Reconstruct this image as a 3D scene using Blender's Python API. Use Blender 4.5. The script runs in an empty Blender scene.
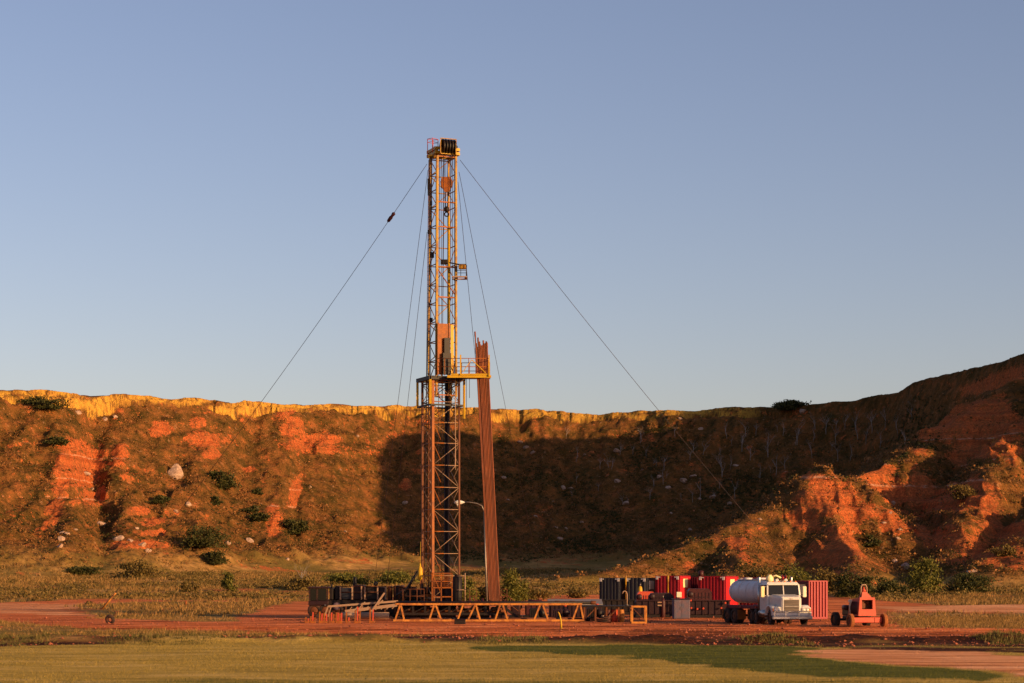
import bpy, math, random
import numpy as np
from mathutils import Vector, Matrix
R = math.radians
F = 2000.0; HC = 3.1; CX = 512.0; HY = 577.0
SUN_AZ = R(54); SUN_EL = R(11)
S = bpy.context.scene
COL = S.collection

def at(px, py, D):
    """world point seen at photo position px,py at distance D in front of the camera"""
    return Vector(((px-CX)/F*D, D, HC+(HY-py)/F*D))

# ------------------------------------------------------------------ noise
def _hash(ix, iy, seed):
    h = (ix.astype(np.int64)*374761393 + iy.astype(np.int64)*668265263 + seed*1442695041) & 0xffffffff
    h = ((h ^ (h >> 13))*1274126177) & 0xffffffff
    h = (h ^ (h >> 16)) & 0xffffffff
    return h/4294967295.0
def vnoise(x, y, seed=0):
    x = np.asarray(x, float); y = np.asarray(y, float)
    ix = np.floor(x); iy = np.floor(y); fx = x-ix; fy = y-iy
    ux = fx*fx*fx*(fx*(fx*6-15)+10); uy = fy*fy*fy*(fy*(fy*6-15)+10)
    a = _hash(ix, iy, seed); b = _hash(ix+1, iy, seed); c = _hash(ix, iy+1, seed); d = _hash(ix+1, iy+1, seed)
    return (a*(1-ux)+b*ux)*(1-uy)+(c*(1-ux)+d*ux)*uy
def fbm(x, y, seed=0, octv=4, gain=.5):
    s = 0; a = 1; t = 0
    for k in range(octv):
        s = s+a*(vnoise(x*2**k+17.3*k, y*2**k+9.1*k, seed+k)-.5)*2; t += a; a *= gain
    return s/t
def ridged(x, y, seed=0, octv=3):
    s = 0; a = 1; t = 0
    for k in range(octv):
        n = 1-np.abs(vnoise(x*2**k+5.3*k, y*2**k+3.7*k, seed+k)-.5)*2*1.6
        s = s+a*n; t += a; a *= .5
    return s/t
def sstep(a, b, x):
    t = np.clip((x-a)/(b-a), 0, 1); return t*t*(3-2*t)

# ------------------------------------------------------------------ terrain
RIM_PX = [-900,-300, 0, 40, 100, 180, 260, 400, 520, 600, 700, 760, 800, 860, 898, 912, 950, 1000, 1024, 1100, 1400, 2400]
RIM_PY = [ 392, 388, 386,387, 391, 397, 402, 405, 409, 411, 410, 407, 405, 398, 392, 382, 373, 361, 352, 345, 350, 400]
RIM_D  = [ 430, 490, 520,526, 545, 568, 592, 630, 648, 650, 640, 630, 620, 602, 576, 560, 535, 500, 482, 478, 500, 520]
def seg_ridge(X, Y, pts, slope, widen=0.0, round_=2.0):
    """height field of a crest line through 3D points, falling away on both sides"""
    best = np.full(np.shape(X), -1e9)
    for (p, q) in zip(pts[:-1], pts[1:]):
        dx = q[0]-p[0]; dy = q[1]-p[1]; L2 = dx*dx+dy*dy
        t = np.clip(((X-p[0])*dx+(Y-p[1])*dy)/L2, 0, 1)
        d = np.hypot(X-(p[0]+t*dx), Y-(p[1]+t*dy))
        d = np.sqrt(d*d+round_*round_)-round_
        h = p[2]+t*(q[2]-p[2])-slope*np.maximum(d-widen, 0)
        best = np.maximum(best, h)
    return best
def P3(l): return [tuple(at(*p)) for p in l]
R1 = P3([(560,578,335),(600,573,340),(640,561,350),(672,549,358),(700,538,365),(735,523,372),(760,510,380),(790,492,390),(808,480,393),(822,466,395),(832,477,399),(842,487,405),(852,478,420),(875,468,432),(905,456,440),(925,446,448),(940,437,455),(965,414,463),(985,398,470),(1024,372,476),(1100,352,470),(1250,345,450)])
R1B = P3([(823,480,393),(832,514,380),(840,540,362),(850,560,345),(858,572,330)])
R1C = P3([(760,512,379),(748,535,366),(742,556,350),(735,570,338)])
R1D = P3([(872,470,431),(882,500,418),(893,530,400),(900,556,380)])
R2 = P3([(1075,372,470),(1045,400,458),(1024,424,444),(1005,450,425),(988,478,404),(972,508,385),(955,540,364),(945,562,347)])
R1M = P3([(846,481,412),(860,475,424),(875,468,432),(890,461,437),(905,456,440)])
R3 = P3([(1068,505,378),(1045,528,360),(1020,546,342),(1000,564,328)])
R4 = P3([(1250,345,450),(1230,430,400),(1180,500,350),(1150,560,320)])
CAST = [(190,385,4),(190,391,45),(190,395,62),(190,406,68),(190,420,75),(190,437,84),(190,452,99),(190,469,101),(190,492,95),(190,521,88),(190,533,83),(190,542,76),(190,546,79),(191,549,91),(193,570,90),(200,660,90)]  # unseen ridge right of view, added and shaped to shade the cliff
SUNC = (math.cos(SUN_AZ), math.sin(SUN_AZ))

def plain(X, Y):
    z = np.interp(Y, [0, 60, 128, 152, 180, 300, 380, 450, 520, 700], [-.1, -.1, 0, .05, .34, 1.2, 2.4, 3.8, 5.5, 8])
    far = sstep(150, 300, Y)
    z = z+fbm(X/60, Y/60, 3, 3)*(.9*far) + fbm(X/9, Y/9, 5, 3)*(.06+.22*far)
    # low soil berms pushed up along the road
    bl = 96.5+1.6*fbm(X/14, 0*X, 11, 2)
    z = z+np.exp(-((Y-bl)/1.3)**2)*(.26+.30*fbm(X/2.4, Y/2.4, 12, 3))
    z = z+np.exp(-((Y-103)/1.1)**2)*(.07+.10*fbm(X/2.2, Y/2, 13, 3))
    for i_, (yc, am) in enumerate(((106.5, 1), (108.3, 1), (112.2, .8), (114.1, .8), (118.6, 1), (120.5, 1), (124.8, .6))):
        yy = yc+2.2*fbm(X/26+i_//2*7, 0*X, 15, 2)
        z = z-np.exp(-((Y-yy)/.38)**2)*.10*am+np.exp(-((Y-yy-.7)/.4)**2)*.06*am
    z = z+np.exp(-((Y-129)/.8)**2)*(.04+.08*fbm(X/3.2, Y/2, 14, 3))
    return z

def rim(u):
    px = u*F+CX
    D = np.interp(px, RIM_PX, RIM_D); py = np.interp(px, RIM_PX, RIM_PY)
    return D, HC+(HY-py)/F*D

def masked(m, fn, X, Y, fill=-1e9):
    out = np.full(X.shape, fill)
    if m.any(): out[m] = fn(X[m], Y[m])
    return out
def spur_field(X, Y):
    ns = 3.2*(ridged(X/11, Y/30, 71, 3)-.5)+1.5*fbm(X/4, Y/8, 72, 3)
    Xw = X+3*fbm(X/25, Y/25, 75, 2); Yw = Y+3*fbm(X/25, Y/25, 76, 2)
    crest = np.maximum.reduce([seg_ridge(X, Y, R1[:13], .60, 0, 1.5), seg_ridge(X, Y, R1M, .92, 0, 1), seg_ridge(X, Y, R1[14:], .62, 0, 1.5)])
    sp = np.maximum.reduce([crest, seg_ridge(Xw, Yw, R1B, .66, 0, 2), seg_ridge(Xw, Yw, R1C, .60, 0, 3),
                            seg_ridge(Xw, Yw, R1D, 1.0, 0, 1), seg_ridge(Xw*.5+X*.5, Yw*.5+Y*.5, R2, .68, 1, 1), seg_ridge(Xw, Yw, R3, .55, 2, 3)])
    base = plain(X, Y)
    depth = np.clip(sp-base, 0, 12)/12
    # fluting, fading near the crest so that the skyline stays put
    near = np.zeros_like(sp)
    for (p, q_) in zip(R1[:-1], R1[1:]):
        dx = q_[0]-p[0]; dy = q_[1]-p[1]
        t = np.clip(((X-p[0])*dx+(Y-p[1])*dy)/(dx*dx+dy*dy), 0, 1)
        near = np.maximum(near, np.exp(-(np.hypot(X-p[0]-t*dx, Y-p[1]-t*dy)/4)**2))
    zz = sp+ns*depth*(1-near*.8)
    st = zz/3.1; fr = st-np.floor(st)
    return zz+(.55*np.where(fr < .75, 0, (fr-.75)*4)-.55*fr)*depth*1.6
def terrain(X, Y, full=False):
    X = np.asarray(X, float); Y = np.asarray(Y, float)
    Dr = rim(X/np.maximum(Y, 1))[0]; m = Y > Dr-145
    Z = np.zeros(X.shape); n = ~m
    K = {k: np.zeros(X.shape) for k in ('q','over','cliff','spur','rim','base','zr','g')} if full else None
    if n.any():
        x, y = X[n], Y[n]; b = plain(x, y); sp = masked((x > -15) & (x < 260) & (y > 285) & (y < 545), spur_field, x, y)
        ca = masked((x > 60) & (x < 330) & (y > 260) & (y < 720), lambda a, c: seg_ridge(a, c, CAST, .95, 0, 4)+5*fbm(a/15, c/15, 81, 4), x, y)
        Z[n] = np.maximum.reduce([b, sp, ca])
        if full:
            K['base'][n] = b; K['over'][n] = (y-Dr[n]); K['spur'][n] = (sp > b+.05)*sstep(0, 2.5, sp-b)
    if m.any():
        r = terrain_hill(X[m], Y[m], full)
        if full:
            Z[m] = r[0]
            for k in K: K[k][m] = r[1][k]
        else: Z[m] = r
    return (Z, K) if full else Z
def terrain_hill(X, Y, full=False):
    X = np.asarray(X, float); Y = np.asarray(Y, float)
    u = X/np.maximum(Y, 1); px = u*F+CX
    Dr, Zr = rim(u)
    base = plain(X, Y)
    # blocky rim line
    cren = np.floor(vnoise(X/7.5, X*0, 21)*4)/4*3.2+.9*vnoise(X/2.3+9, X*0, 22)
    rimsm = 5*fbm(X/38, X*0, 23, 3)
    rimoff = rimsm+cren
    topn = .55*fbm(X/7, X*0, 31, 3)*sstep(920,860,px)+.5*np.floor(vnoise(X/3.7, X*0, 32)*3)/3
    Dr2 = Dr+rimoff
    rimh = 3.2*(sstep(930, 860, px)*.75+.25)*(.60+.8*vnoise(X/16, X*0, 34))+.9*fbm(X/5, X*0, 33, 3)
    Lb = 112.0
    q0 = (Y-(Dr+rimsm-Lb))/Lb
    # gullies
    gm = np.clip(q0*(1.15-q0)*3.3, 0, 1)
    Xg = X+7*fbm(X/45, Y/42, 45, 3)+1.2*fbm(X/8, Y/9, 46, 2)
    g = 6.0*(ridged(Xg/52, Y/260, 41, 2)-.55)+4.2*(ridged(Xg/19, Y/150, 42, 3)-.5)*(.4+1.2*vnoise(X/60, Y/70, 47))+2.6*(ridged(Xg/6.5, Y/40, 48, 2)-.5)*(.2+1.3*vnoise(X/33, Y/30, 49))+1.2*fbm(X/4, Y/9, 43, 3)
    # particular spurs and gullies of the left face
    for (gx, w, amp) in ((62,16,7),(98,9,-7),(128,16,5),(205,18,4),(246,14,-3),(290,17,4),(300,7,-4),(345,24,3)):
        g = g+amp*np.exp(-((px-gx-6*np.sin(Y/23.0))/w)**2)
    q = (Y+gm*g-(Dr+rimsm-Lb))/Lb
    q = np.clip(q, 0, 1)
    zb = 5.0+0*X
    prof = .30*q+.28*q**1.6+.42*q**2.6
    zt = Zr-rimh
    slope = base*(1-sstep(0, .25, q))+(zb)*sstep(0, .25, q)
    zc = np.where(q > 0, np.maximum(base, slope+(zt-slope)*prof), base)
    rough = (fbm(X/3.0, Y/3.4, 51, 4)*.95+.8*np.maximum(fbm(X/9, Y/6, 52, 3)-.12, 0)*3)*sstep(0, .2, q)
    lm = sstep(-.05, .35, fbm(X/24, Y/30, 53, 3))*sstep(.15, .35, q)
    st = (zc+2.2*fbm(X/30, Y/50, 54, 3))/4.7; fr = st-np.floor(st)
    zc = zc+lm*(1.5*sstep(.72, .95, fr)-1.5*fr)
    zc = zc+rough
    over = Y-Dr2
    cl = sstep(0, .9, over)
    # two ledges in the rim rock
    cl2 = .62*sstep(0, .7, over)+.38*sstep(1.6+.8*vnoise(X/2, 0*X, 61), 2.6+.8*vnoise(X/2, 0*X, 61), over)
    zc = zc+(Zr+topn-zt)*cl2*np.where(over > 0, 1, 0)-rough*cl*.8
    back = sstep(0, 60, over)
    zc = np.where(over > 4, zc*(1-back)+(Zr-1.0+.0*X)*back, zc)
    zz = masked((X > -15) & (X < 260) & (Y > 285) & (Y < 545), spur_field, X, Y)
    cast = masked((X > 60) & (X < 330) & (Y > 260) & (Y < 760), lambda a, b: seg_ridge(a, b, CAST, .95, 0, 4)+5*fbm(a/15, b/15, 81, 4), X, Y)
    z = np.maximum(zc, base)
    z2 = np.maximum(z, zz)
    z3 = np.maximum(z2, cast)
    if not full: return z3
    on_cliff = sstep(.02, .3, q)*(z2 <= z+.01)
    on_spur = (zz > z+.05)*sstep(0, 2.5, zz-base)
    on_rim = (over > -.25)*(over < 3.8)*(z2 <= z+.01)
    return z3, dict(q=q, over=over, cliff=on_cliff, spur=on_spur, rim=on_rim, base=base, zr=Zr, g=g*gm)

def tz(x, y): return float(terrain(np.array([x]), np.array([y]))[0])
_Ds = np.arange(50., 720., .6)
def hit(px, py):
    """where the line of sight of a photo position meets the ground"""
    X = (px-CX)/F*_Ds; Z = HC+(HY-py)/F*_Ds
    T = terrain(X, _Ds)
    i = np.argmax(T >= Z)
    if T[i] < Z[i]: i = len(_Ds)-1
    return Vector((X[i], _Ds[i], T[i]))

# ------------------------------------------------------------------ materials
def newmat(name):
    m = bpy.data.materials.new(name); m.use_nodes = True
    nt = m.node_tree; nt.nodes.clear()
    out = nt.nodes.new('ShaderNodeOutputMaterial'); b = nt.nodes.new('ShaderNodeBsdfPrincipled')
    nt.links.new(b.outputs[0], out.inputs[0])
    return m, nt, b
class NT:
    def __init__(s, nt): s.nt = nt
    def n(s, t, **k):
        x = s.nt.nodes.new(t)
        for a, v in k.items(): setattr(x, a, v)
        return x
    def link(s, a, b): s.nt.links.new(a, b)
    def noise(s, vec, scale, detail=4, rough=.55):
        x = s.n('ShaderNodeTexNoise'); x.inputs['Scale'].default_value = scale
        x.inputs['Detail'].default_value = detail; x.inputs['Roughness'].default_value = rough
        if vec: s.link(vec, x.inputs['Vector'])
        return x.outputs['Fac']
    def ramp(s, fac, stops):
        x = s.n('ShaderNodeValToRGB'); e = x.color_ramp.elements
        while len(e) < len(stops): e.new(.5)
        for i, (p, c) in enumerate(stops):
            e[i].position = p; e[i].color = (*c, 1) if len(c) == 3 else c
        s.link(fac, x.inputs[0]); return x.outputs[0]
    def mix(s, fac, a, b, mode='MIX'):
        x = s.n('ShaderNodeMix', data_type='RGBA', blend_type=mode)
        for sock, v in ((x.inputs[0], fac), (x.inputs[6], a), (x.inputs[7], b)):
            if isinstance(v, (int, float)): sock.default_value = v
            elif isinstance(v, tuple): sock.default_value = (*v, 1)
            else: s.link(v, sock)
        return x.outputs[2]
    def math(s, op, a, b=0., c=None):
        x = s.n('ShaderNodeMath', operation=op)
        for i, v in enumerate((a, b) if c is None else (a, b, c)):
            if isinstance(v, (int, float)): x.inputs[i].default_value = v
            else: s.link(v, x.inputs[i])
        return x.outputs[0]
    def attr(s, name):
        x = s.n('ShaderNodeAttribute'); x.attribute_name = name; return x.outputs['Fac']
    def pos(s, scale=(1, 1, 1)):
        g = s.n('ShaderNodeNewGeometry'); m = s.n('ShaderNodeMapping'); m.inputs['Scale'].default_value = scale
        s.link(g.outputs['Position'], m.inputs[0]); return m.outputs[0]
    def bump(s, h, strength, dist, nrm=None):
        b = s.n('ShaderNodeBump'); b.inputs['Strength'].default_value = strength; b.inputs['Distance'].default_value = dist
        s.link(h, b.inputs['Height'])
        if nrm: s.link(nrm, b.inputs['Normal'])
        return b.outputs[0]

def mat_terrain():
    m, nt, b = newmat('terrain'); T = NT(nt)
    p = T.pos()
    big = T.noise(p, .05, 4); mid = T.noise(p, .35, 5, .65); fine = T.noise(p, 2.2, 5, .7); vf = T.noise(p, 9, 4, .7)
    # dry prairie grass: straw, olive, bare patches
    straw = T.ramp(mid, [(.28, (.14,.09,.024)), (.45, (.30,.17,.05)), (.6, (.44,.24,.08)), (.75, (.52,.28,.12))])
    olive = T.ramp(fine, [(.3, (.08,.065,.016)), (.6, (.21,.14,.035)), (.75, (.32,.18,.055))])
    grass = T.mix(T.ramp(big, [(.4, (0,0,0)), (.6, (1,1,1))]), straw, olive)
    # hillside: scrubby thin grass over red soil
    hm = T.ramp(T.noise(p, .22, 6, .7), [(.34, (.052,.031,.009)), (.45, (.135,.063,.018)), (.57, (.24,.093,.027)), (.70, (.40,.125,.042))])
    hm = T.mix(T.ramp(fine, [(.45, (0,0,0)), (.7, (.75,.75,.75))]), hm, (.075,.055,.011))
    hm = T.mix(T.ramp(T.noise(p, .13, 5, .75), [(.36, (.75,.75,.75)), (.5, (0,0,0))]), hm, (.045,.036,.008))
    hm = T.mix(T.ramp(T.noise(p, .9, 3, .6), [(.62, (0,0,0)), (.72, (.6,.6,.6))]), hm, (.42,.22,.12))
    col = T.mix(T.attr('hill'), grass, hm)
    # red soil with strata
    g = T.n('ShaderNodeNewGeometry'); sx = T.n('ShaderNodeSeparateXYZ'); T.link(g.outputs['Position'], sx.inputs[0])
    zz = T.math('ADD', sx.outputs[2], T.math('MULTIPLY', mid, .9))
    cz = T.n('ShaderNodeCombineXYZ'); T.link(zz, cz.inputs[2])
    stn = T.noise(cz.outputs[0], .42, 5, .75)
    soil = T.ramp(stn, [(.33, (.28,.064,.019)), (.45, (.48,.112,.032)), (.53, (.60,.155,.045)), (.60, (.40,.090,.028)), (.655, (.60,.24,.12)), (.69, (.42,.10,.03))])
    soil = T.mix(T.ramp(fine, [(.38, (.8,.8,.8)), (.55, (0,0,0))]), soil, (.17,.045,.016))
    soil = T.mix(T.ramp(T.noise(T.pos((1.2,1.2,.25)), .8, 5, .7), [(.40, (.7,.7,.7)), (.52, (0,0,0))]), soil, (.20,.085,.028))
    soil = T.mix(T.math('MULTIPLY', T.ramp(vf, [(.62, (0,0,0)), (.72, (1,1,1))]), .5), soil, (.55,.3,.2))
    for z_, w_ in ((22.6, .24), (27.8, .12), (34.5, .16)):
        bnd = T.math('LESS_THAN', T.math('ABSOLUTE', T.math('SUBTRACT', T.math('ADD', sx.outputs[2], T.math('MULTIPLY', mid, 1.1)), z_+.5)), w_)
        soil = T.mix(T.math('MULTIPLY', bnd, T.ramp(T.noise(p, .5, 5, .8), [(.42, (0,0,0)), (.56, (.75,.75,.75))])), soil, (.60,.32,.20))
    fb = T.math('ADD', T.math('MULTIPLY', T.attr('bare'), .95), T.math('MULTIPLY', T.math('SUBTRACT', T.math('MULTIPLY', T.math('ADD', fine, T.noise(p, .6, 4, .6)), .5), .5), 3.4))
    col = T.mix(T.ramp(fb, [(.42, (0,0,0)), (.58, (1,1,1))]), col, soil)
    # rim rock
    rr = T.ramp(T.noise(T.pos((1,1,.5)), .55, 6, .72), [(.33, (.12,.06,.02)), (.43, (.38,.18,.035)), (.56, (.60,.33,.05)), (.68, (.42,.18,.04))])
    rr = T.mix(T.ramp(T.noise(T.pos((1,1,.12)), .8, 4, .7), [(.36, (.85,.85,.85)), (.44, (0,0,0))]), rr, (.07,.04,.02))
    col = T.mix(T.attr('rimrock'), col, rr)
    # turned soil, road, sand, lawn
    rd = T.ramp(T.noise(T.pos((.25, 1.6, 1)), .55, 6, .65), [(.34, (.11,.030,.010)), (.43, (.36,.090,.026)), (.54, (.64,.175,.055)), (.68, (.80,.31,.13))])
    col = T.mix(T.attr('road'), col, rd)
    sd = T.ramp(T.noise(T.pos((.3, 1.2, 1)), .4, 6, .6), [(.36, (.34,.115,.04)), (.48, (.66,.27,.11)), (.66, (.84,.43,.22))])
    col = T.mix(T.attr('sand'), col, sd)
    ln = T.ramp(T.noise(T.pos((.35, 1, 1)), .5, 6, .62), [(.3, (.25,.175,.034)), (.5, (.44,.295,.06)), (.7, (.60,.40,.13))])
    col = T.mix(T.attr('lawn'), col, ln)
    gl = T.ramp(T.noise(T.pos((.4, 1, 1)), .6, 6, .62), [(.35, (.06,.072,.010)), (.65, (.14,.135,.022))])
    gfac = T.ramp(T.math('ADD', T.attr('green'), T.math('MULTIPLY', T.math('SUBTRACT', T.noise(T.pos((.35,1,1)), 1.1, 6, .75), .5), 1.1)), [(.25, (0,0,0)), (.8, (1,1,1))])
    gfac = T.math('MULTIPLY', gfac, T.math('MINIMUM', T.math('MULTIPLY', T.attr('lawn'), 1.0), 1.0))
    col = T.mix(gfac, col, gl)
    mu = T.ramp(fine, [(.38, (.022,.010,.006)), (.6, (.075,.022,.010)), (.75, (.26,.075,.03))])
    col = T.mix(T.attr('mud'), col, mu)
    T.link(col, b.inputs['Base Color']); b.inputs['Roughness'].default_value = .95
    b.inputs['Specular IOR Level'].default_value = .05
    hh = T.math('ADD', T.math('MULTIPLY', fine, .6), T.math('MULTIPLY', vf, .25))
    n1 = T.bump(hh, .9, .35)
    far = T.noise(p, .8, 5, .7)
    n2 = T.n('ShaderNodeBump'); n2.inputs['Distance'].default_value = 1.0
    T.link(T.math('MULTIPLY', T.attr('hill'), .95), n2.inputs['Strength']); T.link(far, n2.inputs['Height']); T.link(n1, n2.inputs['Normal'])
    T.link(n2.outputs[0], b.inputs['Normal'])
    return m

def poly_mask(X, Y, pts, soft=0.):
    ins = np.zeros(X.shape, bool); n = len(pts); j = n-1
    for i in range(n):
        xi, yi = pts[i]; xj, yj = pts[j]
        c = ((yi > Y) != (yj > Y)) & (X < (xj-xi)*(Y-yi)/((yj-yi) if yj != yi else 1e-9)+xi)
        ins ^= c; j = i
    return ins
def ground_poly(pix):   # photo outline -> outline on the flat ground
    o = []
    for px, py in pix:
        D = HC*F/max(py-HY, 6)
        for _ in range(6):
            D = (HC-float(np.interp(D, [0,60,128,152,180,300], [-.1,-.1,0,.05,.34,1.2])))*F/max(py-HY, 6)
        o.append(((px-CX)/F*D, D))
    return o

BLOBS = [  # bare red patches seen on the slopes: photo x, y, radius x, radius y
 (72,448,9,8),(66,465,9,14),(62,485,9,14),(56,505,9,14),(50,525,8,12),(95,462,12,16),(82,480,10,10),(100,500,10,12),(118,455,8,16),
 (138,512,7,5),(152,522,8,5),(160,535,10,4),(205,440,17,10),(198,425,8,6),(212,455,8,6),(160,430,9,10),(290,430,12,14),(300,445,14,10),(285,412,8,6),
 (325,440,16,8),(330,452,10,6),(295,492,5,16),(275,525,9,14),(272,508,6,6),(405,485,6,6),(150,545,18,5),(120,545,20,4),(250,470,6,4),
 (836,500,34,26),(820,488,16,10),(800,520,22,12),(845,540,16,22),(830,555,16,14),(812,478,12,8),(838,575,14,8),(880,488,36,26),(860,510,26,14),(895,520,20,14),
 (920,450,10,8),(925,440,10,5),(880,470,30,8),(738,545,10,8),(690,568,7,6),(745,557,7,6),(950,430,28,26),(975,440,30,50),(950,500,34,50),(1000,420,20,30),(990,385,14,8),(1012,378,12,8),
 (985,555,26,12),(1005,548,26,14),(1000,562,30,8),(1015,530,9,12),(995,560,40,6),(965,560,16,10),(1040,540,20,20),(940,540,20,18),(990,530,10,10)]

def build_terrain():
    us = np.concatenate([np.linspace(-1.3, -.30, 90, endpoint=False), np.linspace(-.30, .30, 1100, endpoint=False), np.linspace(.30, 1.3, 110)])
    ys = np.concatenate([np.geomspace(3, 52, 25, endpoint=False), np.linspace(52, 140, 260, endpoint=False), np.linspace(140, 320, 230, endpoint=False),
                         np.linspace(320, 675, 690, endpoint=False), np.geomspace(675, 9000, 38)])
    # rows behind the camera too, so that the ground goes on all round
    U, Y = np.meshgrid(us, ys)
    X = U*Y
    Z, k = terrain(X, Y, True)
    nr, nc = X.shape
    px = U*F+CX; py = HY-(Z-HC)/Y*F
    blob = np.zeros_like(Z); bn = fbm(X/4, Z/4+Y/40, 91, 4)
    for (bx, by, rx, ry) in BLOBS:
        h = hit(bx, by); kx = rx/F*h.y; kz = ry/F*h.y
        win = (np.abs(X-h.x) < 2*kx) & (np.abs(Z-h.z) < 2*kz) & (Y > 280)
        xx, zz_, yy = X[win], Z[win], Y[win]
        d = np.sqrt(((xx-h.x)/kx)**2+((zz_-h.z)/kz)**2+((yy-h.y)/45)**2)
        blob[win] = np.maximum(blob[win], sstep(1.45, .35, d+.5*bn[win]))
    gy = np.gradient(Z, axis=0)/np.maximum(np.gradient(Y, axis=0), 1e-6)
    steep = sstep(.75, 1.25, np.abs(gy))
    hill = np.clip(k['cliff']+k['spur'], 0, 1)
    rimr = np.clip(k['rim']*sstep(800, 720, px+20*fbm(X/9, Y*0, 95, 2)), 0, 1)*sstep(-.22, .0, fbm(X/5, Z/1.4, 96, 4)+.10)
    bare = np.clip(blob+.25*steep*hill+.35*sstep(.25,.6,fbm(X/9, Z/6, 92, 4))*hill, 0, 1)
    A = {}
    A['hill'] = hill; A['bare'] = bare*hill; A['rimrock'] = rimr
    # ground masks
    e = .9*fbm(X/7, Y/2.5, 101, 3)+.9*fbm(X/1.3, Y/.9, 103, 3)
    Xn = X+1.6*fbm(X/5, Y/2, 102, 3); Yn = Y+e*np.interp(Y, [60, 100, 200], [.8, 1.3, 4])
    def gm(pix): return poly_mask(Xn, Yn, ground_poly(pix)).astype(float)
    road = gm([(-900,628),(-300,624),(0,612),(110,619),(200,622),(300,621),(400,620),(700,620),(1040,629),(1500,632),(1500,641),(1040,640),(700,641),(300,633),(100,629),(0,621),(-300,640),(-900,650)])
    road = np.maximum(road, gm([(-500,610),(-100,605),(0,603),(60,600.5),(130,600),(240,599.6),(240,601),(100,603),(60,606),(110,618),(0,618),(-200,622),(-500,630)]))
    pad = gm([(235,616),(300,601),(420,597),(600,595),(700,593),(850,596),(1000,612),(1040,620),(1040,631),(235,631)])
    road = np.maximum(road, pad)
    sand = gm([(875,606.5),(900,606),(960,605),(1024,605),(1300,606),(1300,613),(1024,613),(900,612)])
    sand = np.maximum(sand, gm([(800,650),(850,648),(930,649),(1024,655),(1300,662),(1300,690),(1024,676),(930,668),(850,662),(815,657)]))
    sand = np.maximum(sand, .8*gm([(0,604),(90,603),(60,610),(100,616),(0,613),(-200,612),(-200,606)]))
    mid = gm([(886,613),(1024,614),(1400,616),(1400,629),(1024,629),(900,628)])
    road = road*(1-mid)
    lawn = gm([(-900,646),(0,645),(300,643),(640,644),(1024,645),(1500,648),(1500,2500),(-900,2500)])
    green = gm([(440,648),(560,645.5),(640,644.5),(800,646),(830,651),(815,657),(850,663),(930,669),(1024,677),(1024,681),(860,677),(720,668),(655,660),(560,652)])  # darker green patch wrapping the sand
    green = np.maximum(green, .5*gm([(-900,700),(200,678),(760,679),(1024,683),(1400,720),(1400,2500),(-900,2500)]))
    mud = gm([(-900,650),(0,641),(70,638),(200,637),(340,634),(520,636),(700,637),(1024,640),(1500,643),(1500,655),(1024,653),(850,649),(800,646),(640,644),(340,643),(200,643),(0,646)])
    mud = mud*sstep(-.35, .2, fbm(X/6, Y/1.2, 105, 4)+.12)
    mud = np.maximum(mud, gm([(300,619),(600,618),(900,620),(900,623),(600,621),(300,622)])*.7*sstep(-.1,.3,fbm(X/3, Y/1, 106, 3)))
    mud = np.maximum(mud, .8*gm([(640,628),(1024,634),(1100,642),(700,641),(600,636)])*sstep(-.2,.25,fbm(X/5, Y/1.2, 107, 4)))
    for i_, (yc, am) in enumerate(((106.5, 1), (108.3, 1), (112.2, .8), (114.1, .8), (118.6, 1), (120.5, 1), (124.8, .6))):
        yy = yc+2.2*fbm(X/26+i_//2*7, 0*X, 15, 2)
        mud = np.maximum(mud, np.exp(-((Y-yy)/.45)**2)*.75*am*sstep(-.4, .1, fbm(X/9, Y*0+i_, 17, 3))*(Y < 130))
    lawn = lawn*(1-mud)*(1-sand)
    bare2 = gm([(-900,600),(0,598),(300,597),(420,594),(420,592),(200,596),(0,596),(-900,597)])*.0
    flat = 1-hill
    dry = sstep(.1, .45, fbm(X/14, Y/10, 111, 4))*flat*sstep(140, 170, Y)
    A['bare'] = np.clip(A['bare']+.55*dry, 0, 1)
    def blur(a, n=2):
        for _ in range(n):
            a = (a+np.roll(a, 1, 0)+np.roll(a, -1, 0))/3; a = (a+np.roll(a, 1, 1)+np.roll(a, -1, 1))/3
        return a
    road, sand, lawn, mud = blur(road, 2), blur(sand, 3), blur(lawn, 3), blur(mud, 1); green = blur(green, 7)
    for nme, v in (('road', road), ('sand', sand), ('lawn', lawn), ('green', green*(1-sand)), ('mud', mud)): A[nme] = v*flat
    me = bpy.data.meshes.new('ground')
    co = np.stack([X, Y, Z], -1).reshape(-1, 3)
    idx = np.arange(nr*nc).reshape(nr, nc)
    quads = np.stack([idx[:-1, :-1], idx[:-1, 1:], idx[1:, 1:], idx[1:, :-1]], -1).reshape(-1, 4)
    me.vertices.add(len(co)); me.vertices.foreach_set('co', co.ravel())
    me.loops.add(quads.size); me.loops.foreach_set('vertex_index', quads.ravel().astype(np.int32))
    me.polygons.add(len(quads)); me.polygons.foreach_set('loop_start', np.arange(0, quads.size, 4, dtype=np.int32))
    me.update(calc_edges=True)
    me.polygons.foreach_set('use_smooth', np.ones(len(quads), bool))
    for nme, v in A.items():
        a = me.attributes.new(nme, 'FLOAT', 'POINT'); a.data.foreach_set('value', v.astype(np.float32).ravel())
    o = bpy.data.objects.new('ground', me); COL.objects.link(o); o['kind'] = 'structure'
    me.materials.append(mat_terrain())
    return o, (X, Y, Z, A, px, py, k)

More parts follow.
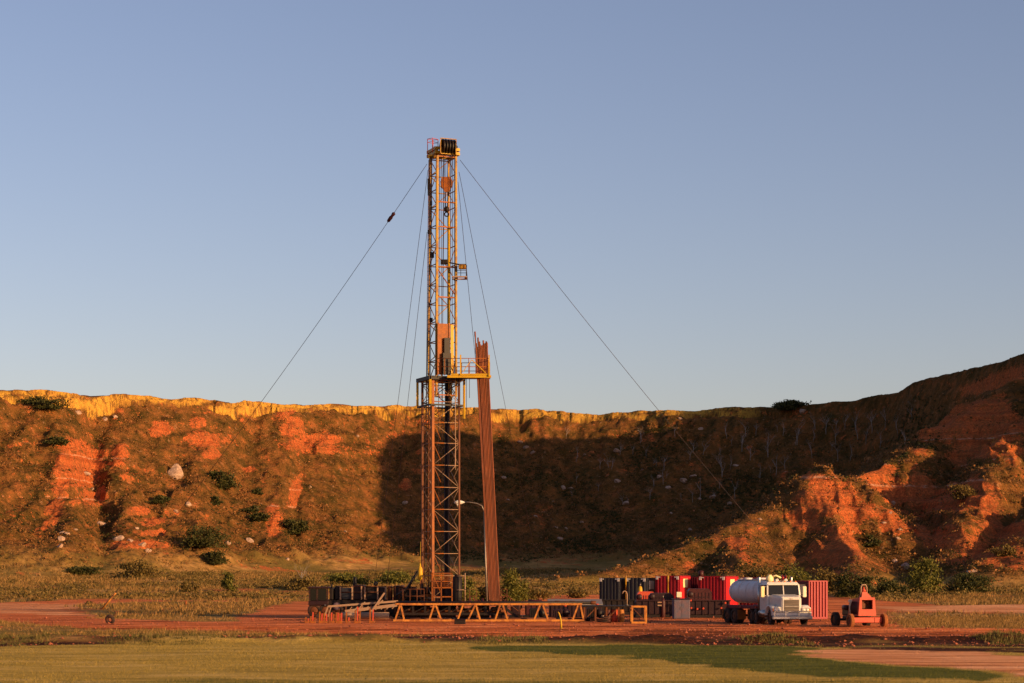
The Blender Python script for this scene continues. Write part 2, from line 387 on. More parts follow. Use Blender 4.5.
# ground behind and beside the camera
def build_back_ground():
    me = bpy.data.meshes.new('far_ground')
    v = [(-9000,-9000,-.35),(9000,-9000,-.35),(9000,9000,-.35),(-9000,9000,-.35)]
    me.from_pydata(v, [], [(0,1,2,3)])
    m, nt, b = newmat('far_prairie'); T = NT(nt)
    T.link(T.ramp(T.noise(T.pos(), .2, 6), [(.3, (.08,.06,.02)), (.7, (.25,.15,.05))]), b.inputs['Base Color']); b.inputs['Roughness'].default_value = .95
    me.materials.append(m)
    o = bpy.data.objects.new('ground', me); COL.objects.link(o); o['kind'] = 'structure'

# ------------------------------------------------------------------ camera, light
def setup():
    cd = bpy.data.cameras.new('camera'); cam = bpy.data.objects.new('camera', cd); COL.objects.link(cam)
    cam.location = (0, 0, HC); cam.rotation_euler = (R(90), 0, 0)
    cd.sensor_width = 36; cd.lens = F*36/1024; cd.shift_y = (HY-341.5)/1024
    cd.clip_end = 20000; cd.clip_start = .5
    S.camera = cam
    w = bpy.data.worlds.new('World'); S.world = w; w.use_nodes = True
    nt = w.node_tree; nt.nodes.clear()
    sky = nt.nodes.new('ShaderNodeTexSky'); sky.sky_type = 'NISHITA'; sky.sun_disc = False
    sky.sun_elevation = SUN_EL; sky.altitude = 400
    sdir = Vector((math.sin(SUN_AZ)*math.cos(SUN_EL), -math.cos(SUN_AZ)*math.cos(SUN_EL), math.sin(SUN_EL)))
    # sky rotation: 0 puts the sun at +Y, growing clockwise seen from above
    sky.sun_rotation = math.atan2(sdir.x, sdir.y)
    sky.air_density = 1.0; sky.dust_density = 1.6; sky.ozone_density = 1.6
    tint = nt.nodes.new('ShaderNodeMix'); tint.data_type = 'RGBA'; tint.blend_type = 'MULTIPLY'; tint.inputs[0].default_value = 1; tint.inputs[7].default_value = (1.22, .985, 1.055, 1)
    nt.links.new(sky.outputs[0], tint.inputs[6])
    bg = nt.nodes.new('ShaderNodeBackground'); bg.inputs[1].default_value = SKY_STR
    out = nt.nodes.new('ShaderNodeOutputWorld')
    nt.links.new(tint.outputs[2], bg.inputs[0]); nt.links.new(bg.outputs[0], out.inputs[0])
    sd = bpy.data.lights.new('sun', 'SUN'); sd.energy = SUN_STR; sd.angle = R(.5); sd.color = SUN_COL
    so = bpy.data.objects.new('sun', sd); COL.objects.link(so)
    so.rotation_euler = (-sdir).to_track_quat('-Z', 'Y').to_euler()
    S.view_settings.view_transform = 'Standard'; S.view_settings.look = 'None'
    S.view_settings.exposure = EXPO; S.view_settings.gamma = 1
    S.render.engine = 'CYCLES'; S.cycles.max_bounces = 5; S.cycles.diffuse_bounces = 2
    S.render.resolution_x = 1024; S.render.resolution_y = 683
SKY_STR = .089; SUN_STR = 5.0; SUN_COL = (1, .60, .26); EXPO = 0.64
# ------------------------------------------------------------------ mesh building
class MB:
    def __init__(s): s.v = []; s.f = []; s.sm = []; s.M = None; s.marks = []
    def _add(s, vs, fs, smooth=False):
        b = len(s.v); s.marks.append((b, len(s.f)))
        if s.M is not None: vs = [s.M @ Vector(v) for v in vs]
        s.v += [tuple(v) for v in vs]; s.f += [tuple(b+i for i in f) for f in fs]
        s.sm += ([smooth]*len(fs) if isinstance(smooth, bool) else smooth)
        return s
    def hexa(s, c8):   # bottom 4 ccw, top 4 ccw
        return s._add(c8, [(3,2,1,0),(4,5,6,7),(0,1,5,4),(1,2,6,5),(2,3,7,6),(3,0,4,7)])
    def box(s, x0, x1, y0, y1, z0, z1, bev=0):
        if bev <= 0:
            return s.hexa([(x0,y0,z0),(x1,y0,z0),(x1,y1,z0),(x0,y1,z0),(x0,y0,z1),(x1,y0,z1),(x1,y1,z1),(x0,y1,z1)])
        b = min(bev, (x1-x0)/2.01, (y1-y0)/2.01, (z1-z0)/2.01)
        rings = []
        for (z, i) in ((z0, b), (z0+b, 0), (z1-b, 0), (z1, b)):
            a0, a1, c0, c1 = x0+i, x1-i, y0+i, y1-i
            k = b if i == 0 else b*.6
            rings.append([(a0+k,c0,z),(a1-k,c0,z),(a1,c0+k,z),(a1,c1-k,z),(a1-k,c1,z),(a0+k,c1,z),(a0,c1-k,z),(a0,c0+k,z)])
        vs = [p for r in rings for p in r]; fs = [tuple(range(7,-1,-1)), tuple(range(24,32))]
        for r in range(3):
            for i in range(8):
                j = (i+1) % 8; fs.append((r*8+i, r*8+j, r*8+8+j, r*8+8+i))
        return s._add(vs, fs)
    def beam(s, p, q, w, h=None, up=(0,0,1)):
        p = Vector(p); q = Vector(q); h = h or w; d = (q-p).normalized(); up = Vector(up)
        if abs(d.dot(up)) > .98: up = Vector((0,1,0))
        a = d.cross(up).normalized()*w/2; b = a.cross(d).normalized()*h/2
        c = [p-a-b, p+a-b, p+a+b, p-a+b, q-a-b, q+a-b, q+a+b, q-a+b]
        return s._add(c, [(0,1,2,3),(7,6,5,4),(4,5,1,0),(5,6,2,1),(6,7,3,2),(7,4,0,3)])
    def tube(s, p, q, r, n=8, r2=None, caps=True):
        return s.path([p, q], [r, r if r2 is None else r2], n, caps)
    def path(s, pts, r, n=8, caps=True):
        pts = [Vector(p) for p in pts]
        if not isinstance(r, (list, tuple)): r = [r]*len(pts)
        vs = []; ref = None
        for i, p in enumerate(pts):
            d = (pts[min(i+1, len(pts)-1)]-pts[max(i-1, 0)]).normalized()
            if ref is None: ref = Vector((0,0,1)) if abs(d.z) < .9 else Vector((1,0,0))
            a = d.cross(ref).normalized(); b = d.cross(a).normalized(); ref = a.cross(d)*1.0
            ref = -b if ref.length < .1 else ref
            for k in range(n):
                t = 2*math.pi*k/n; vs.append(p+a*math.cos(t)*r[i]+b*math.sin(t)*r[i])
        fs = []; sm = []
        for i in range(len(pts)-1):
            for k in range(n):
                j = (k+1) % n; fs.append((i*n+k, i*n+j, (i+1)*n+j, (i+1)*n+k)); sm.append(True)
        if caps:
            fs.append(tuple(range(n-1, -1, -1))); fs.append(tuple(range((len(pts)-1)*n, len(pts)*n))); sm += [False, False]
        return s._add(vs, fs, sm)
    def lathe(s, c, axis, prof, n=20, cap=True):   # prof: (distance along axis, radius)
        c = Vector(c); ax = Vector(axis).normalized()
        a = ax.orthogonal().normalized(); b = ax.cross(a)
        vs = []; fs = []; sm = []
        for (t, r) in prof:
            for k in range(n):
                th = 2*math.pi*k/n; vs.append(c+ax*t+(a*math.cos(th)+b*math.sin(th))*r)
        for i in range(len(prof)-1):
            for k in range(n):
                j = (k+1) % n; fs.append((i*n+k, i*n+j, (i+1)*n+j, (i+1)*n+k)); sm.append(True)
        if cap:
            fs += [tuple(range(n-1,-1,-1)), tuple(range((len(prof)-1)*n, len(prof)*n))]; sm += [False, False]
        return s._add(vs, fs, sm)
    def torus(s, c, axis, R_, r, n=24, m=8):
        c = Vector(c); ax = Vector(axis).normalized(); a = ax.orthogonal().normalized(); b = ax.cross(a)
        vs = []; fs = []
        for i in range(n):
            t = 2*math.pi*i/n; d = a*math.cos(t)+b*math.sin(t)
            for j in range(m):
                u = 2*math.pi*j/m; vs.append(c+d*(R_+r*math.cos(u))+ax*r*math.sin(u))
        for i in range(n):
            for j in range(m):
                fs.append((i*m+j, ((i+1)%n)*m+j, ((i+1)%n)*m+(j+1)%m, i*m+(j+1)%m))
        return s._add(vs, fs, True)
    def prism(s, outline, y0, y1):      # outline in x,z pushed along y
        n = len(outline)
        vs = [(x, y0, z) for x, z in outline]+[(x, y1, z) for x, z in outline]
        fs = [tuple(range(n)), tuple(range(2*n-1, n-1, -1))]+[(i, n+i, n+(i+1)%n, (i+1)%n) for i in range(n)]
        return s._add(vs, fs)
    def corr(s, p, q, z0, z1, n, depth, thick=.04):   # ribbed wall from p to q (plan), ribs outwards (right of p->q)
        p = Vector((*p, 0)); q = Vector((*q, 0)); d = q-p; L = d.length; d.normalize(); nr = Vector((d.y, -d.x, 0))
        pts = []
        for i in range(n):
            a = L*i/n; w = L/n
            for (fr, o) in ((.0, 0), (.30, 0), (.42, depth), (.80, depth), (.92, 0)):
                pts.append(p+d*(a+w*fr)+nr*o)
        pts.append(p+d*L)
        m = len(pts); vs = []
        for z in (z0, z1):
            vs += [(a.x, a.y, z) for a in pts]
        for z in (z0, z1):
            vs += [(a.x-nr.x*thick, a.y-nr.y*thick, z) for a in pts]
        fs = []
        for i in range(m-1):
            fs.append((i, i+1, m+i+1, m+i)); fs.append((2*m+i, 3*m+i, 3*m+i+1, 2*m+i+1)); fs.append((m+i, m+i+1, 3*m+i+1, 3*m+i))
        fs.append((0, m, 3*m, 2*m)); fs.append((m-1, 3*m-1, 4*m-1, 2*m-1))
        return s._add(vs, fs)
    def each(s, name, mat, parent=None, off=None, group=1):   # one object per shape (or per `group` shapes)
        mk = s.marks+[(len(s.v), len(s.f))]; out = []
        for i in range(0, len(s.marks), group):
            (v0, f0), (v1, f1) = mk[i], mk[min(i+group, len(s.marks))]
            m = MB(); m.v = s.v[v0:v1]; m.f = [tuple(j-v0 for j in f) for f in s.f[f0:f1]]; m.sm = s.sm[f0:f1]
            out.append(m.build(name, mat, parent, off))
        return out
    def build(s, name, mat, parent=None, off=None, loc=None):
        me = bpy.data.meshes.new(name)
        o_ = Vector(off) if off is not None else Vector((0, 0, 0))
        me.from_pydata([tuple(Vector(v)-o_) for v in s.v], [], s.f)
        me.polygons.foreach_set('use_smooth', s.sm)
        me.materials.append(mat); me.update()
        o = bpy.data.objects.new(name, me); COL.objects.link(o)
        if parent: o.parent = parent
        elif loc is not None: o.location = loc
        elif off is not None: o.location = o_
        return o

def tag(o, label, cat=None, group=None):
    o['label'] = label
    if cat: o['category'] = cat
    if group: o['group'] = group
    return o
def empty(name, loc, label, cat, group=None, rz=0.0, rot=None):
    o = bpy.data.objects.new(name, None); COL.objects.link(o); o.location = loc
    o.rotation_euler = rot or (0, 0, rz); o.empty_display_size = .3
    return tag(o, label, cat, group)
def copy_thing(o, loc, rz=None, scale=None, label=None, parent=None):
    c = o.copy(); COL.objects.link(c)
    if parent: c.parent = parent
    else:
        c.location = loc
        if rz is not None: c.rotation_euler = (o.rotation_euler.x, o.rotation_euler.y, rz)
        if scale is not None: c.scale = (scale,)*3 if isinstance(scale, (int, float)) else scale
        if label: c['label'] = label
    for ch in list(o.children): copy_thing(ch, None, parent=c)
    return c

def paint(name, col, rough=.5, metal=0., dirt=.35, dcol=(.30,.085,.035), scale=2.5, rust=0., zdust=0., spec=.25, vary=0.):
    m, nt, b = newmat(name); T = NT(nt)
    p = T.pos()
    n1 = T.noise(p, scale, 5, .65); n2 = T.noise(p, scale*5, 4, .7)
    c = T.mix(T.ramp(n2, [(.35, (0,0,0)), (.65, (.45,.45,.45))]), col, tuple(x*.62 for x in col))
    if rust: c = T.mix(T.math('MULTIPLY', T.ramp(n1, [(.48, (0,0,0)), (.58, (1,1,1))]), rust), c, (.16,.055,.022))
    if dirt: c = T.mix(T.math('MULTIPLY', T.ramp(n1, [(.40, (0,0,0)), (.72, (1,1,1))]), dirt), c, dcol)
    if vary:
        oi = T.n('ShaderNodeObjectInfo'); c = T.mix(T.math('MULTIPLY', oi.outputs['Random'], vary), c, (.03,.012,.007))
    T.link(c, b.inputs['Base Color']); b.inputs['Roughness'].default_value = rough; b.inputs['Metallic'].default_value = metal
    b.inputs['Specular IOR Level'].default_value = spec
    T.link(T.bump(n2, .25, .02), b.inputs['Normal'])
    return m
M = {}
def mats():
    M['yellow'] = paint('yellow_paint', (.36,.20,.008), .55, dirt=.6, dcol=(.15,.045,.012), rust=.6, scale=1.7)
    M['yellow_clean'] = paint('bright_yellow_paint', (.52,.31,.010), .5, dirt=.4, dcol=(.18,.06,.012))
    M['orange'] = paint('orange_paint', (.30,.085,.009), .6, dirt=.6, dcol=(.13,.038,.014), rust=.5)
    M['orange_rail'] = paint('orange_trestle_paint', (.50,.20,.035), .6, dirt=.85, dcol=(.20,.055,.018), rust=.5)
    M['rust'] = paint('rusty_steel', (.12,.038,.013), .7, dirt=.5, dcol=(.14,.045,.02), scale=4)
    M['pipe'] = paint('rusted_pipe', (0.255,0.064,0.019), .65, dirt=.6, dcol=(.12,.032,.014), scale=1.6, vary=.75)
    M['dark'] = paint('dark_steel', (.010,.007,.006), .55, dirt=.3, dcol=(.045,.015,.008))
    M['black'] = paint('black_paint', (.012,.015,.024), .4, dirt=.15, dcol=(.08,.04,.03), spec=.35)
    M['maroon'] = paint('maroon_paint', (.045,.008,.009), .5, dirt=.4, dcol=(.09,.03,.02))
    M['maroon_dark'] = paint('dark_maroon_paint', (.022,.007,.009), .5, dirt=.4, dcol=(.03,.010,.007))
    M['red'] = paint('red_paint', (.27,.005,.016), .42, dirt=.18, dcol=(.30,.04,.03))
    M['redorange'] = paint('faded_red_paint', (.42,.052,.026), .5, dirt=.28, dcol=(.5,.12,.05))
    M['darkred'] = paint('dark_shaded_red_paint', (.11,.005,.012), .45, dirt=.25, dcol=(.16,.03,.02))  # red darkened for tank walls in shade; truck rails are simply dark red
    M['white'] = paint('white_paint', (.60,.58,.54), .32, dirt=.22, dcol=(.42,.22,.13))
    M['tank'] = paint('off_white_tank_paint', (0.595,0.595,0.612), .38, dirt=.25, dcol=(.40,.25,.18), scale=1.2)
    M['chrome'] = paint('chrome', (.50,.48,.45), .32, metal=1., dirt=.35)
    M['steel'] = paint('galvanised_steel', (.22,.19,.16), .45, metal=.6, dirt=.3)
    M['cable'] = paint('wire_rope', (.022,.020,.026), .6, metal=.3, dirt=.2)
    M['tyre'] = paint('tyre_rubber', (.022,.018,.016), .85, dirt=.5, dcol=(.16,.05,.025))
    M['mudtyre'] = paint('muddy_tyre', (.30,.10,.03), .9, dirt=.5, dcol=(.12,.04,.02))
    M['plate'] = paint('pale_placard', (0.765,0.666,0.342), .5, dirt=.15)
    M['cream'] = paint('cream_placard', (.75,.66,.48), .5, dirt=.2)
    M['grey'] = paint('grey_sheet', (.20,.19,.17), .6, dirt=.4)
    M['pale'] = paint('pale_dusty_steel', (.30,.20,.13), .6, dirt=.4)
    M['bluegrey'] = paint('blue_grey_paint', (.09,.085,.12), .5, dirt=.3)
    M['lens'] = paint('lamp_lens', (.75,.72,.62), .15, dirt=.1)
    M['amber'] = paint('amber_lens', (.8,.22,.03), .2, dirt=.1)
    m, nt, b = newmat('window_glass'); b.inputs['Base Color'].default_value = (.012,.012,.010,1); b.inputs['Roughness'].default_value = .12
    b.inputs['Specular IOR Level'].default_value = .25; M['glass'] = m
    m, nt, b = newmat('grille'); T = NT(nt)
    T.link(T.ramp(T.noise(T.pos((1,1,30)), 1, 2), [(.4, (.02,.014,.010)), (.6, (.12,.08,.055))]), b.inputs['Base Color']); b.inputs['Roughness'].default_value = .4; M['grille'] = m
    # rocks
    def rock(name, c1, c2):
        m, nt, b = newmat(name); T = NT(nt); n = T.noise(T.pos(), 1.3, 6, .7)
        T.link(T.ramp(n, [(.3, c1), (.65, c2)]), b.inputs['Base Color']); b.inputs['Roughness'].default_value = .9
        T.link(T.bump(n, .7, .3), b.inputs['Normal']); return m
    M['rock'] = rock('pale_rock', (.20,.11,.07), (.46,.31,.22))
    M['whiterock'] = rock('white_gypsum_rock', (.50,.38,.28), (.82,.70,.58))
    M['rimrock'] = rock('yellow_rock', (.30,.18,.05), (.62,.40,.12))
    M['clod'] = rock('red_clod', (.15,.04,.018), (.40,.11,.045))
    def leaf(name, cols, rough=.7):
        m, nt, b = newmat(name); T = NT(nt)
        g = T.n('ShaderNodeNewGeometry')
        c = T.ramp(g.outputs['Random Per Island'], [(i/(len(cols)-1), c) for i, c in enumerate(cols)])
        T.link(c, b.inputs['Base Color']); b.inputs['Roughness'].default_value = rough; b.inputs['Specular IOR Level'].default_value = .2
        tr = T.n('ShaderNodeBsdfTranslucent'); T.link(c, tr.inputs[0]); mx = T.n('ShaderNodeMixShader'); mx.inputs[0].default_value = .25
        out = [n for n in nt.nodes if n.type == 'OUTPUT_MATERIAL'][0]
        nt.links.new(b.outputs[0], mx.inputs[1]); nt.links.new(tr.outputs[0], mx.inputs[2]); nt.links.new(mx.outputs[0], out.inputs[0])
        return m
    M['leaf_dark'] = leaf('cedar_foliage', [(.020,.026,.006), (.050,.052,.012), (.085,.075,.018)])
    M['leaf_green'] = leaf('bush_foliage', [(.05,.055,.010), (.11,.11,.018), (.19,.16,.03)])
    M['leaf_olive'] = leaf('olive_foliage', [(.06,.045,.012), (.14,.095,.022), (.22,.14,.04)])
    M['scrub'] = leaf('scrub_foliage', [(.06,.042,.012), (.15,.078,.020), (.26,.115,.033), (.36,.155,.055)])
    M['straw'] = leaf('dry_grass', [(.07,.05,.012), (.17,.10,.026), (.28,.155,.045), (.40,.22,.075)])
    M['lawnblade'] = leaf('lawn_grass', [(.12,.10,.018), (.24,.175,.035), (.38,.26,.06)])
    M['greenblade'] = leaf('green_grass_blades', [(.035,.045,.008), (.08,.09,.015), (.15,.14,.024)])
    M['weed'] = leaf('weeds', [(.05,.05,.012), (.13,.11,.025), (.22,.15,.05)])
    m, nt, b = newmat('bark'); T = NT(nt)
    T.link(T.ramp(T.noise(T.pos((1,1,.2)), 6, 4), [(.3, (.10,.06,.035)), (.7, (.28,.19,.12))]), b.inputs['Base Color']); b.inputs['Roughness'].default_value = .9; M['bark'] = m
    m, nt, b = newmat('bleached_wood'); T = NT(nt)
    T.link(T.ramp(T.noise(T.pos((1,1,.2)), 4, 4), [(.3, (.20,.16,.14)), (.7, (.40,.34,.30))]), b.inputs['Base Color']); b.inputs['Roughness'].default_value = .9; M['deadwood'] = m

# ------------------------------------------------------------------ drilling rig
MD = 145.0; K = F/MD
def mp(px, py, D=MD): return at(px, py, D)
def PZ_(py): return HC+(HY-py)/K
def rig():
    base = Vector((-5.2, 145.5, .03))
    rg = empty('drilling_rig', base, 'tall yellow and orange lattice mast drilling rig towering over the site', 'drilling rig')
    th = R(23); ea = Vector((math.cos(th), math.sin(th), 0)); eb = Vector((-math.sin(th), math.cos(th), 0))
    fl0 = Vector(((433-CX)/K, 144.6, 0)); fl1 = Vector(((436.5-CX)/K, 144.8, 0))
    lw, ld, uw, ud = 2.05, 2.15, 1.54, 1.60
    zL0, zL1, zU0, zU1 = 1.0, 17.45, 16.2, 33.9
    def corner(sec, i, j, z):
        if sec == 'L': return Vector((fl0.x, fl0.y, z))+ea*lw*i+eb*ld*j
        t = (z-zU0)/(zU1-zU0); w = uw*(1-.06*t); d = ud*(1-.08*t)
        o = fl1+(ea*(uw-w)+eb*(ud-d))*.5
        return Vector((o.x+.05*t, o.y, z))+ea*w*i+eb*d*j
    B = lambda: MB()
    for (sec, z0, z1, r) in (('L', zL0, zL1, .085), ('U', zU0, zU1, .078)):
        for (i, j) in ((0,0),(1,0),(1,1),(0,1)):
            rr = r*(1.25 if (i, j) == (0, 0) else (.8 if (sec == 'L' and (i, j) == (1, 0)) else 1.0))
            m = M['dark'] if (i, j) == (1, 1) and sec == 'L' else ((M['orange'] if (i, j) == (0, 0) else M['rust']) if sec == 'L' else M['yellow'])  # rear-right lower leg painted dark for the shade on it
            b = B(); b.beam(corner(sec, i, j, z0), corner(sec, i, j, z1), rr*1.7, rr*1.7, up=ea); b.build('mast_leg', m, rg, base)
    # lattice: rungs and diagonals on every face
    def lattice(sec, levels, name, mat, faces, xb=False, r=.035):
        for (c1, c2) in faces:
            b = B()
            for k, (za, zb) in enumerate(zip(levels[:-1], levels[1:])):
                b.tube(corner(sec, *c1, za), corner(sec, *c2, za), r*1.15, 6)
                if k % 2 == 0 or xb: b.tube(corner(sec, *c1, za), corner(sec, *c2, zb), r, 6)
                if k % 2 == 1 or xb: b.tube(corner(sec, *c2, za), corner(sec, *c1, zb), r, 6)
            b.tube(corner(sec, *c1, levels[-1]), corner(sec, *c2, levels[-1]), r*1.3, 6)
            b.build(name, mat, rg, base)
    fr, sl, bk, sr = ((0,0),(1,0)), ((0,0),(0,1)), ((0,1),(1,1)), ((1,0),(1,1))
    lo = [1.6, 3.2, 4.8, 6.4, 8.0, 9.6, 11.2, 12.8, 14.3, 15.8, 17.2]
    lattice('L', lo, 'lattice_bracing', M['pale'], (sl, sr), xb=True, r=.026); lattice('L', lo, 'lattice_bracing', M['dark'], (bk,), xb=True, r=.03)
    # the lower front is open, with short outrigger rungs
    b = B()
    for z in lo[1:]:
        p = corner('L', 0, 0, z); b.tube(p, p+ea*.85, .04, 6)
        b.tube(p+ea*.02, p+ea*.62-Vector((0,0,1.25)), .03, 6)
    b.each('outrigger_brace', M['orange'], rg, base, 2)
    lattice('L', lo, 'lattice_bracing', M['pale'], (fr,), r=.022)
    up = [16.3, 17.4, 18.8, 20.2, 21.6, 23.0, 24.4, 25.8, 27.2, 28.6, 30.0, 31.2, 32.4, 33.6]
    lattice('U', up, 'lattice_bracing', M['yellow'], (sl, bk, sr), r=.034)
    b = B()
    for z in (16.3, 17.4, 21.4, 23.4, 25.6, 29.6-1.1, 31.2-.9, 33.6): b.beam(corner('U', 0,0,z), corner('U', 1,0,z), .09, .09)
    for za, zb in ((23.5, 25.5), (17.5, 19.3)):
        b.tube(corner('U', 0,0,zb), corner('U', 1,0,za), .04, 6)
    b.each('girt', M['orange'], rg, base)
    # ladder on the left side
    b = B(); l0 = corner('L', 0, .35, 1)-ea*.18; l1 = corner('L', 0, .62, 1)-ea*.18
    b.tube(l0, Vector((l0.x+.35, l0.y, 33.5)), .025, 5); b.tube(l1, Vector((l1.x+.35, l1.y, 33.5)), .025, 5)
    for k in range(100):
        t = k/100; z = 1+t*32.5; b.tube((l0.x+.35*t, l0.y, z), (l1.x+.35*t, l1.y, z), .014, 4)
    b.build('ladder', M['rust'], rg, base)
    # telescoping inner rails seen in the lower section
    b = B()
    for (u_, v_) in ((.22, .75), (.22, .95)):
        p = Vector((fl0.x, fl0.y, 0))+ea*lw*u_+eb*ld*v_; b.tube((p.x, p.y, 2), (p.x, p.y, 17), .05, 6)
    b.build('guide_rail', M['rust'], rg, base)
    # added dark tube up the middle, repeating the rear leg's shade
    b = B(); p = Vector(((446-CX)/K, 146.2, 0))
    b.lathe((p.x, p.y, 1.2), (0,0,1), [(0,.20),(.2,.20),(.2,.17),(9.5,.17),(9.5,.13),(16.3,.13)], 12)
    b.build('dark_leg_tube', M['dark'], rg, base)
    # mast splice beam with yellow stub legs
    b = B()
    o = .28
    cs = [corner('L', i, j, 0)+ea*(o if i else -o)+eb*(o if j else -o) for (i, j) in ((0,0),(1,0),(1,1),(0,1))]
    for a, c in zip(cs, cs[1:]+cs[:1]): b.beam((a.x, a.y, 17.5), (c.x, c.y, 17.5), .22, .26)
    for a, c in zip(cs, cs[1:]+cs[:1]): b.beam((a.x, a.y, 15.55), (c.x, c.y, 15.55), .09, .12)
    b.each('splice_frame', M['dark'], rg, base, 4)
    b = B()
    for i, a in enumerate(cs):
        b.beam((a.x, a.y, 14.6 if i == 1 else 15.6), (a.x, a.y, 17.36), .17, .17)
    b.each('stub_post', M['yellow_clean'], rg, base)
    # windbreak panels
    b = B(); p = corner('U', 0,0,17.7)-eb*.14; 
    def plate(x0, x1, z0, z1, off, t=.03):
        q = corner('U', 0, 0, 0)-eb*off
        a = q+ea*x0; c = q+ea*x1
        b.hexa([(*(a-eb*t).xy, z0), (*(c-eb*t).xy, z0), (*(c).xy, z0), (*(a).xy, z0), (*(a-eb*t).xy, z1), (*(c-eb*t).xy, z1), (*(c).xy, z1), (*(a).xy, z1)])
    plate(.08, 1.02, 17.75, 21.45, .12)
    for x in (.08, .95): plate(x, x+.09, 17.75, 21.5, .16, .05)
    b.build('windbreak_panel', M['orange'], rg, base)
    b = B(); plate(.42, 1.05, 17.75, 19.3, .19, .25); plate(.55, .98, 19.3, 20.4, .17, .2); b.build('equipment_cabinet', M['dark'], rg, base)
    b = B(); plate(1.12, 1.36, 17.75, 21.4, .10, .05); b.build('cable_tray', M['yellow_clean'], rg, base)
    # left small brackets and boxes high on the mast
    b = B()
    for (px, py, w, h) in ((429, 184, .22, .75), (428.5, 192, .12, .5), (431, 203, .18, .3), (429, 232, .2, .3), (432, 255, .3, .4), (431, 320, .25, .3), (444, 262, .5, .35)):
        q = mp(px, py, 145.2); b.box(q.x-w/2, q.x+w/2, q.y-.12, q.y+.12, q.z-h/2, q.z+h/2, .02)
    b.each('junction_box', M['dark'], rg, base)
    # kelly running up inside the mast
    b = B(); b.lathe((mp(448.6, 0).x, 145.6, 18.2), (0,0,1), [(0,.10),(0.6,.10),(.6,.13),(1.0,.13),(1.0,.085),(11.2,.085)], 10)
    b.build('kelly_pipe', M['yellow_clean'], rg, base)
    # travelling block with sheaves, hook below, cables above
    c = mp(446.6, 184, 145.4)
    tb = B(); 
    for dx in (-.14, 0, .14): tb.lathe(c+ea*0+Vector((0, dx-.05, .02)), (.25,1,0), [(0,.34),(.02,.46),(.05,.40),(.08,.46),(.10,.34)], 22)
    tbo = tb.build('travelling_block', M['rust'], rg, base)
    b = B(); b.prism([(c.x-.30, c.z-.35),(c.x-.46, c.z+.1),(c.x-.30, c.z+.48),(c.x+.30, c.z+.48),(c.x+.46, c.z+.1),(c.x+.30, c.z-.35),(c.x+.12,c.z-.62),(c.x-.12,c.z-.62)], c.y-.24, c.y-.20)
    b.build('side_plate', M['orange'], tbo, base)
    b = B(); b.beam((c.x-.10, c.y, c.z-.5), (c.x-.08, c.y, c.z-1.75), .08); b.beam((c.x+.12, c.y, c.z-.5), (c.x+.06, c.y, c.z-1.75), .08)
    b.lathe((c.x, c.y, c.z-2.05), (0,0,1), [(0,.10),(.1,.19),(.32,.19),(.42,.08)], 14); b.torus((c.x, c.y, c.z-2.2), (0,1,0), .15, .045, 16, 6)
    b.build('hook', M['dark'], tbo, base)
    b = B(); top = mp(447, 149, 145.4)
    for k in range(6): b.tube((c.x-.3+.12*k, c.y, c.z+.35), (top.x-.42+.17*k, top.y, 33.9), .016, 4)
    b.tube(mp(444.5, 152, 145.3), mp(443, 300, 145.3), .018, 4); b.tube(mp(441, 152, 145.2), mp(442, 420, 145.2), .018, 4); b.tube(mp(452.5, 152, 145.2), mp(452, 400, 145.4), .018, 4)
    for (xa, xb, yb) in ((430.5, 424, 560), (432, 429, 590), (439.5, 438, 590), (443.5, 441.5, 585), (450.8, 449, 520), (454.2, 455, 380)):
        b.tube(mp(xa, 156, 145.0), mp(xb, yb, 145.3), .022, 4)
    b.build('hoist_cable', M['cable'], rg, base)
    # crown: yellow beams, big sheave drum, small sheave, rail
    b = B()
    for z in (33.85, 34.15):
        for (a, c2) in (((-.1,-.1),(1.12,-.1)), ((-.1,1.1),(1.12,1.1)), ((-.1,-.1),(-.1,1.1)), ((1.12,-.1),(1.12,1.1)), ((.5,-.1),(.5,1.1))):
            b.beam(corner('U', *a, z), corner('U', *c2, z), .16, .2)
    b.beam(mp(429, 155.5), mp(436, 155.5), .1); b.beam(mp(429, 155), mp(429, 158), .07)
    b.build('crown_frame', M['yellow_clean'], rg, base)
    b = B(); c = mp(446.2, 146.4, 145.0)
    for k in range(5): b.lathe(c+ea*(-.36+.22*k)+Vector((0,0,-.02)), ea, [(0,.36),(.02,.53),(.06,.47),(.10,.53),(.12,.36)], 24)
    b.lathe(c-ea*.5, ea, [(0,.12),(1.35,.12)], 10)
    b.build('crown_sheaves', M['dark'], rg, base)
    b = B()
    for k in (-.44, .76):
        q = c+ea*k
        b._add([q+Vector((0,-.5,-.62)), q+Vector((0,.5,-.62)), q+Vector((0,.52,.1)), q+Vector((0,.3,.5)), q+Vector((0,-.3,.5)), q+Vector((0,-.52,.1))]+[v+ea*.05 for v in (q+Vector((0,-.5,-.62)), q+Vector((0,.5,-.62)), q+Vector((0,.52,.1)), q+Vector((0,.3,.5)), q+Vector((0,-.3,.5)), q+Vector((0,-.52,.1)))],
               [(5,4,3,2,1,0),(6,7,8,9,10,11)]+[(i,(i+1)%6,6+(i+1)%6,6+i) for i in range(6)])
    b.beam(c+ea*-.44+Vector((0,-.30,.50)), c+ea*.8+Vector((0,-.30,.50)), .10, .05); b.beam(c+ea*-.44+Vector((0,.30,.50)), c+ea*.8+Vector((0,.30,.50)), .10, .05)
    b.build('sheave_guard', M['yellow'], rg, base)
    b = B(); c = mp(434.5, 151, 144.9); b.lathe(c, (1,.4,0), [(0,.2),(.02,.36),(.08,.30),(.14,.36),(.16,.2)], 18); b.lathe(c+Vector((-.12,0,-.35)), (1,.4,0), [(0,.12),(.1,.25),(.2,.12)], 14)
    b.build('fast_line_sheave', M['yellow'], rg, base)
    b = B()
